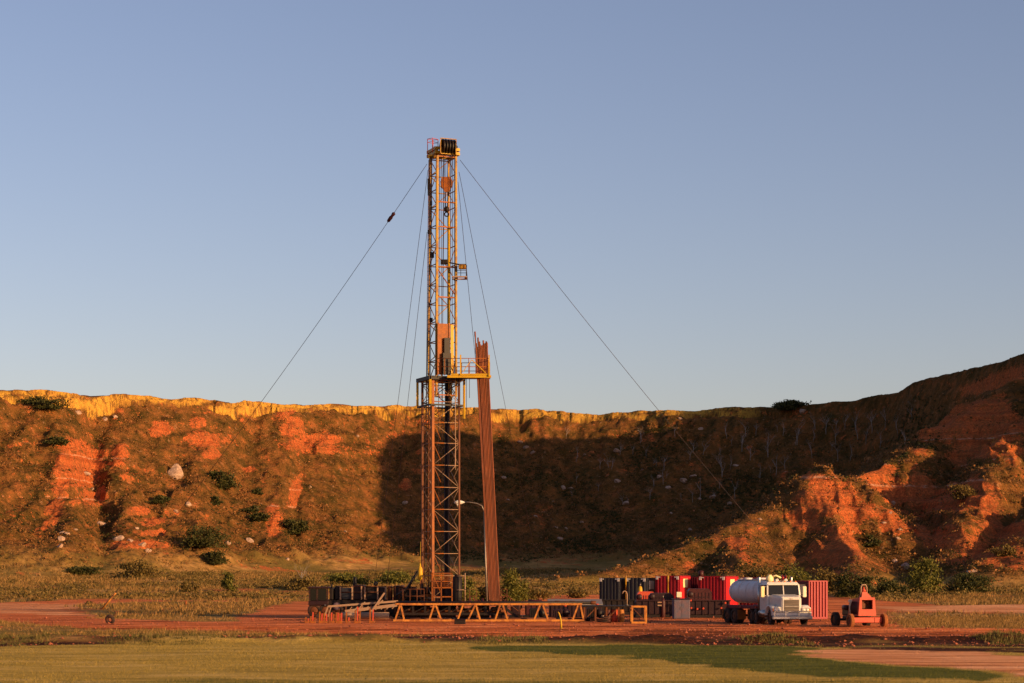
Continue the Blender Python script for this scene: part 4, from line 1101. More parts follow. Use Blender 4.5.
def clutter():
    # stairs down from the rig floor
    D = 142.6; p0 = Vector((PX(501, D), D, 1.1)); p1 = Vector((PX(520, D), D, .08)); g = tz(p1.x, D)
    r = empty('steel_stairs', (p1.x, D, g), 'dark steel stairs with handrails going down right from the rig floor', 'stairs')
    o = (p1.x, D, g)
    b = MB(); b.beam(p0, p1, .06, .18); b.beam(p0+Vector((0,.9,0)), p1+Vector((0,.9,0)), .06, .18)
    for k in range(7): q = p0.lerp(p1, (k+.5)/7); b.box(q.x-.13, q.x+.13, D+.03, D+.87, q.z-.02, q.z+.02)
    b.build('stair_flight', M['dark'], r, o)
    for dy in (0, .9):
        b = MB()
        for t in (0, .5, 1): q = p0.lerp(p1, t)+Vector((0,dy,0)); b.tube(q, q+Vector((0,0,1.0)), .025, 5)
        b.tube(p0+Vector((0,dy,1.0)), p1+Vector((0,dy,1.0)), .025, 5); b.tube(p0+Vector((0,dy,.5)), p1+Vector((0,dy,.5)), .02, 5)
        b.build('handrail', M['rust'], r, o)
    # rusty pipes lying on the ground behind the trestles
    for k, (a, c, D, dz, lab) in enumerate(((466, 560, 138.4, 0, 'lowest rusty pipe on the ground behind the right trestle'), (474, 548, 138.75, 0, 'second rusty pipe on the ground behind the right trestle, set back a little'), (486, 590, 139.1, 0, 'longest rusty ground pipe, reaching right past the end of the trestle'), (402, 455, 138.2, 0, 'rusty pipe on the ground behind the left trestle'), (406, 446, 138.6, 0, 'short rusty pipe lying behind the one at the left trestle'))):
        p = Vector((PX(a, D), D, tz(PX(a, D), D)+.13)); q = Vector((PX(c, D), D+.4*(k%2), 0)); q.z = tz(q.x, q.y)+.13
        b = MB(); b.tube(p, q, .12, 10); o_ = b.build('steel_pipe', M['rust'], None, p); tag(o_, lab, 'pipe', 'rusty pipes lying behind the trestles')
        b = MB(); d = (q-p).normalized(); b.lathe(q-d*.25, d, [(0,.125),(.02,.15),(.25,.15),(.26,.125)], 10); b.build('pipe_collar', M['dark'], o_, p)
    # engines and pumps standing on the ground in the trestle's shade
    for (a, c, D, zt, mt, lab) in ((528, 541, 141.5, 1.05, 'dark', 'dark skid pump with red cap, seen through the right trestle'), (552, 566, 142.5, .95, 'maroon_dark', 'dark maroon pump seen through the right end of the trestle'), (586, 598, 141.0, 1.1, 'dark', 'dark pump standing between the trestle and the steel table')):
        x0, x1 = PX(a, D), PX(c, D); g = tz(x0, D); q = Vector(((x0+x1)/2, D, g))
        r = empty('skid_pump', q, lab, 'pump', 'pumps behind the right trestle')
        b = MB(); b.box(x0, x1, D, D+1.0, g, g+.14, .02); b.build('skid_frame', M['rust'], r, q)
        b = MB(); b.box(x0+.1, x0+.75, D+.15, D+.85, g+.14, g+zt-.2, .06)
        for k in range(4): b.box(x0+.14+k*.15, x0+.2+k*.15, D+.11, D+.15, g+.2, g+zt-.3)
        b.build('motor', M[mt], r, q)
        b = MB(); b.lathe((x0+.75, D+.5, g+.5), (1,0,0), [(0,.12),(.1,.30),(.35,.30),(.45,.14),(.55,.14)], 14); b.path([(x1-.15, D+.5, g+.5), (x1-.05, D+.5, g+.6), (x1-.05, D+.5, g+zt)], .07, 8); b.build('pump_housing', M[mt], r, q)
        b = MB(); b.lathe((x1-.05, D+.5, g+zt), (0,0,1), [(0,.13),(.06,.13),(.08,.05)], 12); b.build('cap', M['redorange'], r, q)
    # coil of black hose
    q = Vector((PX(604, 134.5), 134.5, tz(PX(604, 134.5), 134.5)+.05))
    b = MB(); pts = [q+Vector((math.cos(t*.6)*(.45-.004*t), math.sin(t*.6)*(.45-.004*t), .012*t)) for t in range(0, 36)]; b.path(pts, .04, 6); o_ = b.build('hose_coil', M['tyre'], None, q); tag(o_, 'coil of black hose lying on the dirt before the steel table', 'hose')
    b = MB(); b.lathe(pts[-1], (1,0,.1), [(0,.05),(.15,.05),(.16,.03)], 8); b.build('coupling', M['steel'], o_, q)

def table_rack():
    D = 138.0; g = tz(PX(612, D), D)
    x0, x1 = PX(583, D), PX(632, D); zt = PZ(605.3, D); p = Vector(((x0+x1)/2, D, g))
    r = empty('pipe_table', p, 'dark flat topped steel table beside the orange box frame', 'steel table')
    b = MB(); b.box(x0, x1, D-.9, D+.9, zt-.12, zt, .02); b.build('table_top', M['dark'], r, p)
    for px in (584, 595, 606, 618, 631):
        for dy in (-.8, .8): b = MB(); b.box(PX(px, D)-.06, PX(px, D)+.06, D+dy-.06, D+dy+.06, g-.05, zt-.12); b.build('leg', M['rust'], r, p)
    b = MB()
    for a in (584, 606): b.beam((PX(a, D), D-.8, g+.15), (PX(a+11, D), D-.8, zt-.2), .06)
    b.each('brace', M['rust'], r, p)
    # gooseneck
    x = PX(626.6, D); b = MB(); b.path([(x, D-.5, zt), (x, D-.5, zt+.75), (x-.05, D-.5, zt+.92), (x-.15, D-.5, zt+.99), (x-.26, D-.5, zt+.95), (x-.33, D-.5, zt+.8)], .045, 8)
    q = Vector((x, D-.5, zt)); o = b.build('vent_pipe', M['pale'], None, q); tag(o, 'pale gooseneck vent pipe standing on the dark steel table', 'vent pipe')
    b = MB(); b.lathe((x, D-.5, zt+.001), (0,0,1), [(0,.12),(.04,.12),(.05,.07)], 12); b.build('flange', M['steel'], o, q)
    # drums under the table
    for k, (px, mt, l) in enumerate(((608, 'maroon', 'dark maroon drum under the left of the steel table'), (614.5, 'redorange', 'bright red orange drum under the steel table, left of its twin'), (621.5, 'orange_rail', 'orange drum under the right end of the steel table'))):
        q = Vector((PX(px, D-.4), D-.4, tz(PX(px, D-.4), D-.4)))
        rr = .22
        b = MB(); b.lathe(q, (0,0,1), [(0,rr*.9),(.02,rr),(.27,rr),(.29,rr*1.05),(.31,rr),(.54,rr),(.56,rr*1.05),(.58,rr),(.83,rr),(.86,rr*.9)], 18)
        o = b.build('oil_drum', M[mt], None, q); tag(o, l, 'drum', 'drums under the steel table')
        b = MB(); b.lathe(q+Vector((.1,0,.86)), (0,0,1), [(0,.035),(.03,.035)], 10); b.build('cap', M['steel'], o, q)
    # thin post left of the black tank
    D2 = 150.; x = PX(580.5, D2); g2 = tz(x, D2); q = Vector((x, D2, g2))
    # orange box frame
    D = 133.5; x0, x1 = PX(631.5, D), PX(647, D); g = tz(x0, D); z0, z1 = g+.02, PZ(605.8, D); q = Vector(((x0+x1)/2, D, g))
    r = empty('box_frame', q, 'open orange square steel frame with diagonal brace at the road edge', 'steel frame')
    w = .11
    for y in (D, D+1.1):
        b = MB(); b.box(x0, x0+w, y, y+w, z0, z1); b.build('upright', M['orange_rail'], r, q)
        b = MB(); b.box(x1-w, x1, y, y+w, z0, z1); b.build('upright', M['orange_rail'], r, q)
        b = MB(); b.box(x0+w, x1-w, y, y+w, z1-w, z1); b.box(x0+w, x1-w, y, y+w, z0, z0+w); b.each('cross_rail', M['orange_rail'], r, q)
    b = MB()
    for x in (x0, x1-w):
        for z in (z0+.005, z1-w-.005): b.box(x+.005, x+w-.005, D+w, D+1.1, z, z+w-.005)
    b.each('side_rail', M['orange'], r, q)
    b = MB(); b.beam((x0+.1, D+.055, z1-.15), (x1-.1, D+.055, z0+.15), .04); b.build('diagonal', M['rust'], r, q)

def ribbed_tank(px, pxe, px1, ytop, D, mts, label, plate=None, ribs=6, white=True, h=None, yaw=None, flip=False):
    """upright ribbed storage tank: ribbed side between px and pxe, flat end between pxe and px1"""
    xa, xe, xb = PX(px, D), PX(pxe, D), PX(px1, D)
    th = yaw if yaw is not None else R(28)
    # the near vertical edge stands at (xe, D); the ribbed side runs back-left, the flat end back-right
    if not flip:
        L = (xe-xa)/math.cos(th); W = (xb-xe)/math.sin(th); W = max(W, 1.0)
        ds = Vector((-math.cos(th), math.sin(th), 0)); de = Vector((math.sin(th), math.cos(th), 0))
    else:
        L = (xb-xe)/math.cos(th); W = (xe-xa)/math.sin(th)
        ds = Vector((math.cos(th), math.sin(th), 0)); de = Vector((-math.sin(th), math.cos(th), 0))
    e = Vector((xe, D, 0)); g = min(tz(xe, D), tz(xa, D), tz(xb, D)); zt = PZ(ytop, D)
    if h: zt = g+h
    p = Vector((xe, D, g))
    r = empty('storage_tank', p, label, 'storage tank', 'ribbed storage tanks lined up right of the rig')
    A = e+ds*L; Bc = e+de*W; C_ = A+de*W
    z0 = g+.12
    b = MB()
    if not flip: b.corr((A.x, A.y), (e.x, e.y), z0, zt, ribs, .09); b.corr((Bc.x, Bc.y), (C_.x, C_.y), z0, zt, ribs, .09); b.corr((C_.x, C_.y), (A.x, A.y), z0, zt, 4, .05)
    else: b.corr((e.x, e.y), (A.x, A.y), z0, zt, ribs, .09); b.corr((C_.x, C_.y), (Bc.x, Bc.y), z0, zt, ribs, .09); b.corr((A.x, A.y), (C_.x, C_.y), z0, zt, 4, .05)
    b.build('ribbed_wall', M[mts[0]], r, p)
    b = MB(); n = (de.cross(Vector((0,0,1)))) if not flip else Vector((0,0,1)).cross(de)
    n = n.normalized()
    b.hexa([(*(e-n*.04).xy, z0), (*(e+n*.01).xy, z0), (*(Bc+n*.01).xy, z0), (*(Bc-n*.04).xy, z0), (*(e-n*.04).xy, zt), (*(e+n*.01).xy, zt), (*(Bc+n*.01).xy, zt), (*(Bc-n*.04).xy, zt)])
    for zz in (z0+.02, zt-.12): b.beam((*(e+n*.05).xy, zz), (*(Bc+n*.05).xy, zz), .07, .09)
    b.build('end_wall', M[mts[1]], r, p)
    b = MB(); cs = [A, e, Bc, C_]
    for a, c in zip(cs, cs[1:]+cs[:1]): b.beam((*a.xy, zt+.03), (*c.xy, zt+.03), .11, .09)
    for a, c in zip(cs, cs[1:]+cs[:1]): b.beam((*a.xy, g+.08), (*c.xy, g+.08), .14, .15)
    b.hexa([(*A.xy, zt-.06), (*e.xy, zt-.06), (*Bc.xy, zt-.06), (*C_.xy, zt-.06), (*A.xy, zt-.02), (*e.xy, zt-.02), (*Bc.xy, zt-.02), (*C_.xy, zt-.02)])
    for a in cs: b.beam((*a.xy, g+.1), (*a.xy, zt+.03), .09, .09, up=ds)
    b.build('frame', M[mts[0]], r, p)
    sn = ds.cross(Vector((0,0,1))) if flip else Vector((0,0,1)).cross(ds); sn.normalize()
    if sn.y > 0: sn = -sn
    if white:
        for c in (A+(e-A)*.06, e+(A-e)*.06):
            b = MB(); q = c+sn*.12; b.beam((*q.xy, zt-.26), (*q.xy, zt+.02), .20, .05, up=sn); b.beam((*(q-ds*.0).xy, zt-.05), (*(q+(e-A).normalized()*(.3 if c.x < e.x-1 else -.3)).xy, zt-.05), .03, .09, up=(0,0,1)); b.build('corner_plate', M['white'], r, p)
    if plate:
        nn = n if n.y < 0 else -n
        c = e+de*W*.52+nn*.035; wdt = min(W*.30, .5)
        b = MB(); b.hexa([(*(c-de*wdt).xy, zt-.95), (*(c-de*wdt+nn*.02).xy, zt-.95), (*(c+de*wdt+nn*.02).xy, zt-.95), (*(c+de*wdt).xy, zt-.95), (*(c-de*wdt).xy, zt-.2), (*(c-de*wdt+nn*.02).xy, zt-.2), (*(c+de*wdt+nn*.02).xy, zt-.2), (*(c+de*wdt).xy, zt-.2)])
        b.build('placard', M[plate], r, p)
    return r, p, zt

def tanks():
    D = 176.
    r, p, zt = ribbed_tank(600.5, 620, 625.5, 578.5, D, ('black', 'black'), 'black ribbed tank at the left end of the tank row', None, 6)
    b = MB()
    for k in range(7): q = at(603+k*2.2, 600.4, D-.6); b.box(q.x-.07, q.x+.07, q.y, q.y+.03, q.z-.03, q.z+.03)
    b.build('reflector', M['white'], r, p)
    r, p, zt = ribbed_tank(627, 646, 657, 578.5, D-1, ('black', 'black'), 'second black ribbed tank, with a cream placard on its end', 'cream', 5)
    b = MB(); q = at(640.5, 587, D-5); 
    r, p, zt = ribbed_tank(657, 679.5, 692, 576.5, D-2, ('red', 'litred'), 'bright red ribbed tank touching the black tanks', 'plate', 7)
    r, p, zt = ribbed_tank(700.5, 725.5, 741, 577, D-3, ('red', 'litred'), 'bright red ribbed tank half hidden behind the white tanker', 'plate', 8)
    r, p, zt = ribbed_tank(691.5, 698, 702, 577.5, D+2, ('darkred', 'maroon'), 'narrow dark tank added to fill the dark gap between the two bright red tanks', None, 3, white=False)  # added tank, its dark colour stands for the shaded gap
    r, p, zt = ribbed_tank(741.5, 762, 772, 578, D-1, ('darkred', 'litred'), 'red ribbed tank hidden behind the white tank barrel', None, 6)
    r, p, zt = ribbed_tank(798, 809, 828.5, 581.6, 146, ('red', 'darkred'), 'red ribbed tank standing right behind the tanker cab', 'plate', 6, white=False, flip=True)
    # equipment in front of the tanks
    D = 153.; 
    def skid(a, c, ytop, mt, lab, Dd, name='mud_tank', depth=2.0, posts=8, feet=True, cat='mud tank'):
        x0, x1 = PX(a, Dd), PX(c, Dd); g = tz((x0+x1)/2, Dd)-.02; q = Vector(((x0+x1)/2, Dd, g)); zt = PZ(ytop, Dd)
        r = empty(name, q, lab, cat)
        b = MB(); b.box(x0, x1, Dd, Dd+depth, g+.25, zt, .04)
        for k in range(posts): xx = x0+.08+(x1-x0-.16)*k/(posts-1); b.box(xx-.05, xx+.05, Dd-.07, Dd-.002, g+.25, zt-.03)
        b.build('tank_wall', M[mt], r, q)
        b = MB(); b.box(x0-.1, x1+.1, Dd-.05, Dd+.2, g, g+.249, .02); b.box(x0-.1, x1+.1, Dd+depth-.2, Dd+depth, g, g+.249, .02); b.build('skid_runner', M['dark'], r, q)
        b = MB(); b.box(x0-.05, x1+.05, Dd-.12, Dd+.02, zt-.02, zt+.08, .02); b.build('top_rim', M[mt], r, q)
        return r, q, zt, x0, x1, g
    r, q, zt, x0, x1, g = skid(636, 688, 601, 'maroon_dark', 'dark maroon mud tank in front of the red tanks', 150, posts=9)
    b = MB()
    for k in range(2): b.box(PX(657.5, 150), PX(662.5, 150), 149.86, 149.90, PZ(606-3*k, 150), PZ(604.7-3*k, 150))
    b.build('label_plate', M['pale'], r, q)
    r, q, zt, x0, x1, g = skid(689, 730, 601, 'maroon_dark', 'dark maroon mud tank beside the tanker rear wheels', 149, posts=7)
    b = MB()
    for (px, py) in ((690.5, 600.5), (691, 608), (697, 609), (703, 608.5), (721, 608), (725, 603)): c = at(px, py, 148.85); b.lathe(c, (0,-1,0), [(0,.06),(.1,.09),(.2,.05)], 10)
    b.each('valve', M['redorange'], r, q)
    skid(584, 636, 600.5, 'dark', 'dark long tank behind the flat steel table, before the black tanks', 158, posts=10)
    x0_ = 0
    # hopper bodies on top
    def hop(a, c, y0_, y1_, Dd, mt, lab, name, cat):
        xa, xb = PX(a, Dd), PX(c, Dd); z0, z1 = PZ(y1_, Dd), PZ(y0_, Dd); q = Vector(((xa+xb)/2, Dd, z0))
        r = empty(name, q, lab, cat)
        b = MB(); b.prism([(xa, z0), (xb, z0), (xb, z1-.25), (xb-.25, z1), (xa+.15, z1), (xa, z1-.2)], Dd+.1, Dd+1.5); b.build('housing', M[mt], r, q)
        b = MB(); b.lathe((xa+.15, Dd+.02, (z0+z1)/2), (0,1,0), [(0,.05),(.02,.22),(.1,.24)], 14); b.box(xa+.2, xb-.15, Dd+.075, Dd+.098, z0+.2, z0+.26)
        for k in range(5): xx = xa+.5+(xb-xa-.7)*k/4; b.box(xx-.02, xx+.02, Dd+.07, Dd+.099, z0+.1, z1-.3)
        b.build('cover', M['maroon_dark'], r, q); return r, q
    hop(688.5, 712, 588.6, 600.2, 149.3, 'maroon', 'dark maroon shaker housing on the right mud tank', 'shale_shaker', 'shaker')
    hop(650, 674, 593, 600.2, 150.6, 'maroon_dark', 'dark maroon pump housing on the left mud tank', 'mud_pump', 'pump')
    hop(637.5, 656, 591.5, 602.4, 158, 'redorange', 'faded red orange machine housing in front of the black tank', 'generator', 'generator')
    # white box, grey box, posts
    D = 153.5; q = at(679, 597.6, D); q2 = Vector((q.x, D, PZ(598.2, D)-.35))
    r = empty('control_panel', Vector((q.x, D, PZ(604, D))), 'small white control box on a post above the mud tank', 'control box')
    b = MB(); b.box(q.x-.19, q.x+.19, D-.1, D+.1, PZ(597.4, D), PZ(591.9, D), .02); b.build('box', M['cream'], r, (q.x, D, PZ(604, D)))
    b = MB(); b.tube((q.x, D+.05, PZ(604, D)), (q.x, D+.05, PZ(597.4, D)), .05, 6); b.build('post', M['steel'], r, (q.x, D, PZ(604, D)))
    D = 146.; x0, x1 = PX(673.5, D), PX(690, D); g = tz(x0, D); q = Vector(((x0+x1)/2, D, g))
    r = empty('tool_house', q, 'dark blue grey steel cabinet between the two mud tanks', 'cabinet')
    b = MB(); b.box(x0, x1, D, D+1.3, g, PZ(599.5, D), .04); b.build('body', M['bluegrey'], r, q)
    b = MB(); b.box(x0+.06, (x0+x1)/2-.02, D-.02, D-.002, g+.1, PZ(600.5, D)); dd = b.build('door', M['bluegrey'], r, q)
    b = MB(); b.box((x0+x1)/2-.1, (x0+x1)/2-.05, D-.05, D-.021, g+.7, g+.9); b.build('handle', M['steel'], dd, q)
    b = MB(); b.box((x0+x1)/2+.02, x1-.06, D-.02, D-.002, g+.1, PZ(600.5, D)); b.build('door', M['bluegrey'], r, q)
    b = MB(); b.box(x0-.05, x1+.05, D-.06, D+1.36, PZ(599.5, D)+.001, PZ(599, D)+.03, .02); b.build('roof', M['maroon_dark'], r, q)
    for k, (px, py0, Dd, h, mt, lab) in enumerate(((640.2, 604, 166, 2.2, 'yellow_clean', 'yellow cylinder standing against the second black tank'), (663, 604, 150, 1.5, 'maroon', 'maroon bottle shaped vessel before the left mud tank'))):
        x = PX(px, Dd); g = tz(x, Dd); q = Vector((x, Dd, g))
        b = MB(); b.lathe(q, (0,0,1), [(0,.16),(.05,.18),(h-.3,.18),(h-.1,.12),(h-.05,.05)], 14); o = b.build('gas_bottle', M[mt], None, q); tag(o, lab, 'gas bottle')
        b = MB(); b.lathe(q+Vector((0,0,h-.05)), (0,0,1), [(0,.05),(.1,.05),(.14,.08),(.18,.03)], 10); b.build('valve', M['steel'], o, q)
    # tall thin poles among the tanks
    for px, y0_, Dd, mt, lab in ((701, 571, 178, 'maroon', 'dark thick pole rising behind the red tanks'), (625.8, 576, 173, 'yellow', 'thin yellow pole between the two black tanks'), (668, 576, 170.5, 'yellow', 'thin yellow pole before the first red tank')):
        x = PX(px, Dd); g = tz(x, Dd); q = Vector((x, Dd, g))
        rr = .16 if 'thick' in lab else .06
        b = MB(); b.lathe(q, (0,0,1), [(0,rr),(PZ(y0_, Dd)-g-.5,rr),(PZ(y0_, Dd)-g-.45,rr*1.5),(PZ(y0_, Dd)-g,rr*1.5),(PZ(y0_, Dd)-g+.05,.03)], 10); o = b.build('pole', M[mt], None, q); tag(o, lab, 'pole')
        b = MB(); b.lathe(q-Vector((0,0,.02)), (0,0,1), [(0,rr*2.2),(.06,rr*2.2),(.08,rr)], 10); b.build('foot', M['rust'], o, q)

# ------------------------------------------------------------------ tanker truck, local frame: +X forward, Y left
def truck():
    D = 128.6; cx = PX(792.5, D); g = tz(cx, D)-.02
    h = R(-90+10)            # facing the camera, turned a little to the right
    org = Vector((cx, D, g)) - Vector((math.cos(h), math.sin(h), 0))*0.0
    r = empty('tanker_truck', org, 'white tanker truck with silver white tank and chrome bumper facing the camera', 'truck', rz=h)
    r.scale = (.94, 1.12, 1.0)
    P = r
    def bd(b, n, m, par=None): return b.build(n, M[m], par or P)
    # frame; x=0 is the bumper, truck extends to -x
    b = MB(); b.box(-6.1, -.4, -.46, -.30, .62, .86); b.box(-6.1, -.4, .30, .46, .62, .86)
    for x in (-1.2, -3, -4.8, -6.0): b.box(x, x+.12, -.30, .30, .66, .82)
    bd(b, 'chassis', 'dark')
    # hood: sloping outline lofted
    def loft(secs, name, mat, par=None, smooth=False):
        b = MB(); n = len(secs[0][1]); vs = []
        for x, prof in secs: vs += [(x, y, z) for y, z in prof]
        fs = []
        for i in range(len(secs)-1):
            for k in range(n): j = (k+1) % n; fs.append((i*n+k, i*n+j, (i+1)*n+j, (i+1)*n+k))
        fs.append(tuple(range(n-1,-1,-1))); fs.append(tuple(range((len(secs)-1)*n, len(secs)*n)))
        b._add(vs, fs, [smooth]*(len(fs)-2)+[False, False]); return b.build(name, M[mat], par or P)
    def hp(w, zt, zb, k=.16): return [(-w, zb), (w, zb), (w, zt-k*1.3), (w-k*.4, zt-k*.4), (w-k*1.3, zt), (-w+k*1.3, zt), (-w+k*.4, zt-k*.4), (-w, zt-k*1.3)]
    hood = loft([(-.28, hp(.58, 1.76, .72, .09)), (-.34, hp(.62, 1.82, .70, .10)), (-1.2, hp(.76, 1.91, .70, .12)), (-1.95, hp(.86, 1.97, .70, .14))], 'hood', 'white')
    b = MB(); b.box(-.30, -.22, -.54, .54, .80, 1.76, .02); gs = bd(b, 'grille_surround', 'white', hood)
    b = MB(); b.box(-.219, -.205, -.45, .45, .86, 1.64)
    for k in range(9): b.box(-.21, -.19, -.45, .45, .88+k*.082, .90+k*.082)
    bd(b, 'grille', 'grille', hood)
    b = MB(); b.box(-.204, -.18, -.42, .42, 1.20, 1.23); b.box(-.219, -.17, -.09, .09, 1.67, 1.73, .01); bd(b, 'badge_bar', 'chrome', hood)
    # fenders
    for s in (-1, 1):
        prof = []
        for k in range(9):
            t = math.pi*k/8; prof.append((-1.05+math.cos(t)*.80, .62+math.sin(t)*.66))
        b = MB(); y0, y1 = (s*.60, s*1.18); y0, y1 = min(y0, y1), max(y0, y1)
        n = len(prof); inner = [(x*1+(-1.05-x)*.10, z-.06*(1 if z > .65 else 0)) for x, z in prof]
        vs = [(x, y0, z) for x, z in prof]+[(x, y1, z) for x, z in prof]+[(x, y0, z) for x, z in inner]+[(x, y1, z) for x, z in inner]
        fs = [];
        for i in range(n-1):
            fs += [(i, i+1, n+i+1, n+i), (2*n+i, 3*n+i, 3*n+i+1, 2*n+i+1), (i, 2*n+i, 2*n+i+1, i+1), (n+i, n+i+1, 3*n+i+1, 3*n+i)]
        b._add(vs, fs, True)
        b.box(-.42, -.24, y0, y1, .74, 1.18, .06)
        fe = bd(b, 'fender', 'white')
        b = MB(); b.box(-.24, -.20, s*.86-.26, s*.86+.26, .86, 1.10, .02); hb = bd(b, 'headlight', 'chrome', fe)
        for q in (-.12, .10):
            b = MB(); b.lathe((-.21, s*.86+q, .98), (1,0,0), [(0,.09),(.03,.085),(.05,.03)], 14); bd(b, 'lens', 'lens', hb)
        b = MB(); b.box(-.25, -.19, s*1.08-.04, s*1.08+.06, .90, 1.06, .01); bd(b, 'turn_signal', 'amber', fe)
    b = MB(); b.box(-.14, .06, -1.20, 1.20, .36, .60, .05); bp = bd(b, 'bumper', 'chrome')
    b = MB(); b.box(-.20, -.06, -1.16, 1.16, .60, .84, .03); bd(b, 'bumper_guard', 'white')
    b = MB(); b.box(.061, .07, -.18, .18, .42, .54); bd(b, 'number_plate', 'cream', bp)
    b = MB(); b.box(-.10, .05, -1.1, 1.1, .86, .92, .02);
    for y in (-1.05, -.4, .4, 1.05): b.box(-.12, -.02, y-.04, y+.04, .60, .92)
    bd(b, 'grille_guard', 'chrome')
    # cab
    w = 1.02
    cabp = [(-1.9, .75), (-1.9, 1.88), (-2.15, 2.62), (-2.35, 2.76), (-3.5, 2.78), (-3.62, 2.65), (-3.62, .75)]
    b = MB(); 
    # lower body and pillars so that the windows are real openings
    b.box(-3.62, -1.92, -w, w, .75, 1.90, .05)
    b._add([(-2.10, -w+.03, 2.58), (-3.62, -w+.03, 2.58), (-3.62, w-.03, 2.58), (-2.10, w-.03, 2.58), (-2.25, -w+.12, 2.76), (-3.5, -w+.12, 2.80), (-3.5, w-.12, 2.80), (-2.25, w-.12, 2.76)], [(0,1,2,3),(7,6,5,4),(0,4,5,1),(1,5,6,2),(2,6,7,3),(3,7,4,0)])
    for s in (-1, 1):
        b.beam((-1.97, s*(w-.05), 1.9), (-2.13, s*(w-.09), 2.6), .09, .09); b.beam((-2.75, s*(w-.04), 1.9), (-2.75, s*(w-.06), 2.6), .07, .10); b.beam((-3.56, s*(w-.05), 1.9), (-3.56, s*(w-.06), 2.6), .11, .10)
    b.beam((-1.95, 0, 1.9), (-2.12, 0, 2.6), .05, .05)
    b.box(-3.60, -3.55, -w+.1, w-.1, 1.9, 2.58)
    b.box(-2.20, -1.98, -w+.1, w-.1, 2.575, 2.62)
    cab = bd(b, 'cab', 'white')
    for s in (-1, 1):
        b = MB(); y0, y1 = (.04, .90) if s > 0 else (-.90, -.04)
        b.hexa([(-2.02, y0, 1.92), (-2.00, y0, 1.92), (-2.00, y1, 1.92), (-2.02, y1, 1.92), (-2.16, y0, 2.57), (-2.14, y0, 2.57), (-2.14, y1, 2.57), (-2.16, y1, 2.57)]); bd(b, 'windscreen', 'glass', cab)
        b = MB(); b.hexa([(-2.68, s*.97-.01, 1.92), (-2.06, s*.97-.01, 1.92), (-2.06, s*.97+.01, 1.92), (-2.68, s*.97+.01, 1.92), (-2.68, s*.95-.01, 2.57), (-2.20, s*.95-.01, 2.57), (-2.20, s*.95+.01, 2.57), (-2.68, s*.95+.01, 2.57)]); bd(b, 'side_window', 'glass', cab)
        b = MB(); b.box(-2.72, -2.05, min(s*1.02, s*1.035), max(s*1.02, s*1.035), .95, 1.86); d = bd(b, 'door', 'white', cab)
        b = MB(); b.box(-2.66, -2.55, min(s*1.036, s*1.07), max(s*1.036, s*1.07), 1.6, 1.64); bd(b, 'handle', 'chrome', d)
        b = MB(); b.box(-2.02, -1.94, min(s*1.16, s*1.38), max(s*1.16, s*1.38), 1.78, 2.50, .03); mi = bd(b, 'mirror', 'plate' if s < 0 else 'cream')
        b = MB(); b.tube((-2.0, s*1.0, 1.9), (-1.98, s*1.27, 1.85), .018, 5); b.tube((-2.1, s*.98, 2.5), (-1.98, s*1.27, 2.42), .018, 5); b.each('mirror_arm', M['chrome'], mi)
        b = MB(); b.lathe((-3.85, s*.98, .9), (0,0,1), [(0,.06),(.3,.06),(.32,.11),(1.5,.11),(1.52,.07),(2.15,.07),(2.22,.05)], 12); bd(b, 'exhaust_stack', 'chrome')
        b = MB(); b.lathe((-3.5, s*.90, .72), (1,0,0), [(0,.05),(.02,.27),(1.2,.27),(1.22,.05)], 18); bd(b, 'fuel_tank', 'chrome')
        b = MB(); b.box(-2.1, -1.55, min(s*.85, s*1.12), max(s*.85, s*1.12), .42, .48); b.box(-2.1, -1.55, min(s*.8, s*1.06), max(s*.8, s*1.06), .72, .76); bd(b, 'step', 'steel')
    b = MB(); b.box(-3.5, -2.0, -.9, .9, 1.0, 1.85); bd(b, 'dashboard', 'dark', cab)
    # horns, roof lamps
    for k, y in enumerate((-.55, -.2, .15, .5, .8)):
        b = MB(); b.box(-2.36, -2.24, y-.05, y+.05, 2.77, 2.84, .02); bd(b, 'marker_light', 'amber', cab)
    b = MB(); b.lathe((-2.9, .25, 2.90), (1,0,0), [(0,.03),(.4,.04),(.55,.10)], 12); b.lathe((-2.9, -.25, 2.90), (1,0,0), [(0,.03),(.3,.04),(.45,.09)], 12); b.box(-2.8, -2.7, -.3, .3, 2.79, 2.87); bd(b, 'air_horn', 'chrome', cab)
    # tank barrel
    TM = Matrix.Translation((-4.3, 0, 0)) @ Matrix.Rotation(R(11), 4, 'Z') @ Matrix.Translation((4.3, 0, 0))
    tx0, tx1, tr, tzc = -9.0, -4.15, .78, 2.13
    b = MB(); b.M = TM; prof = [(-.16, .2), (-.14, .55), (-.07, .86), (.02, .98), (.06, 1.0)]
    pr = [(tx0+a, tr*c) for a, c in prof]+[(tx1-a, tr*c) for a, c in reversed(prof)]
    b.lathe((0, 0, tzc), (1,0,0), pr, 40)
    for k in range(5):
        x = tx0+.3+k*(tx1-tx0-.6)/4; b.lathe((0, 0, tzc), (1,0,0), [(x-.03, tr), (x-.03, tr+.025), (x+.03, tr+.025), (x+.03, tr)], 40, cap=False)
    tank = bd(b, 'tank_barrel', 'tank')
    b = MB(); b.M = TM; b.box(tx0+.2, tx1-.2, -.30, .30, 2.89, 2.94, .02)
    for x in (-7.9, -6.0): b.lathe((x, 0, 2.86), (0,0,1), [(0,.26),(.12,.26),(.13,.29),(.18,.29),(.2,.1)], 18)
    bd(b, 'manhole', 'tank', tank)
    b = MB(); b.M = TM
    for x in (-8.6, -7.3, -5.9, -4.6):
        b.tube((x, .42, 2.7), (x, .42, 3.0), .02, 5)
    b.tube((-8.6, .42, 3.0), (-4.6, .42, 3.0), .02, 5); bd(b, 'walkway_rail', 'steel', tank)
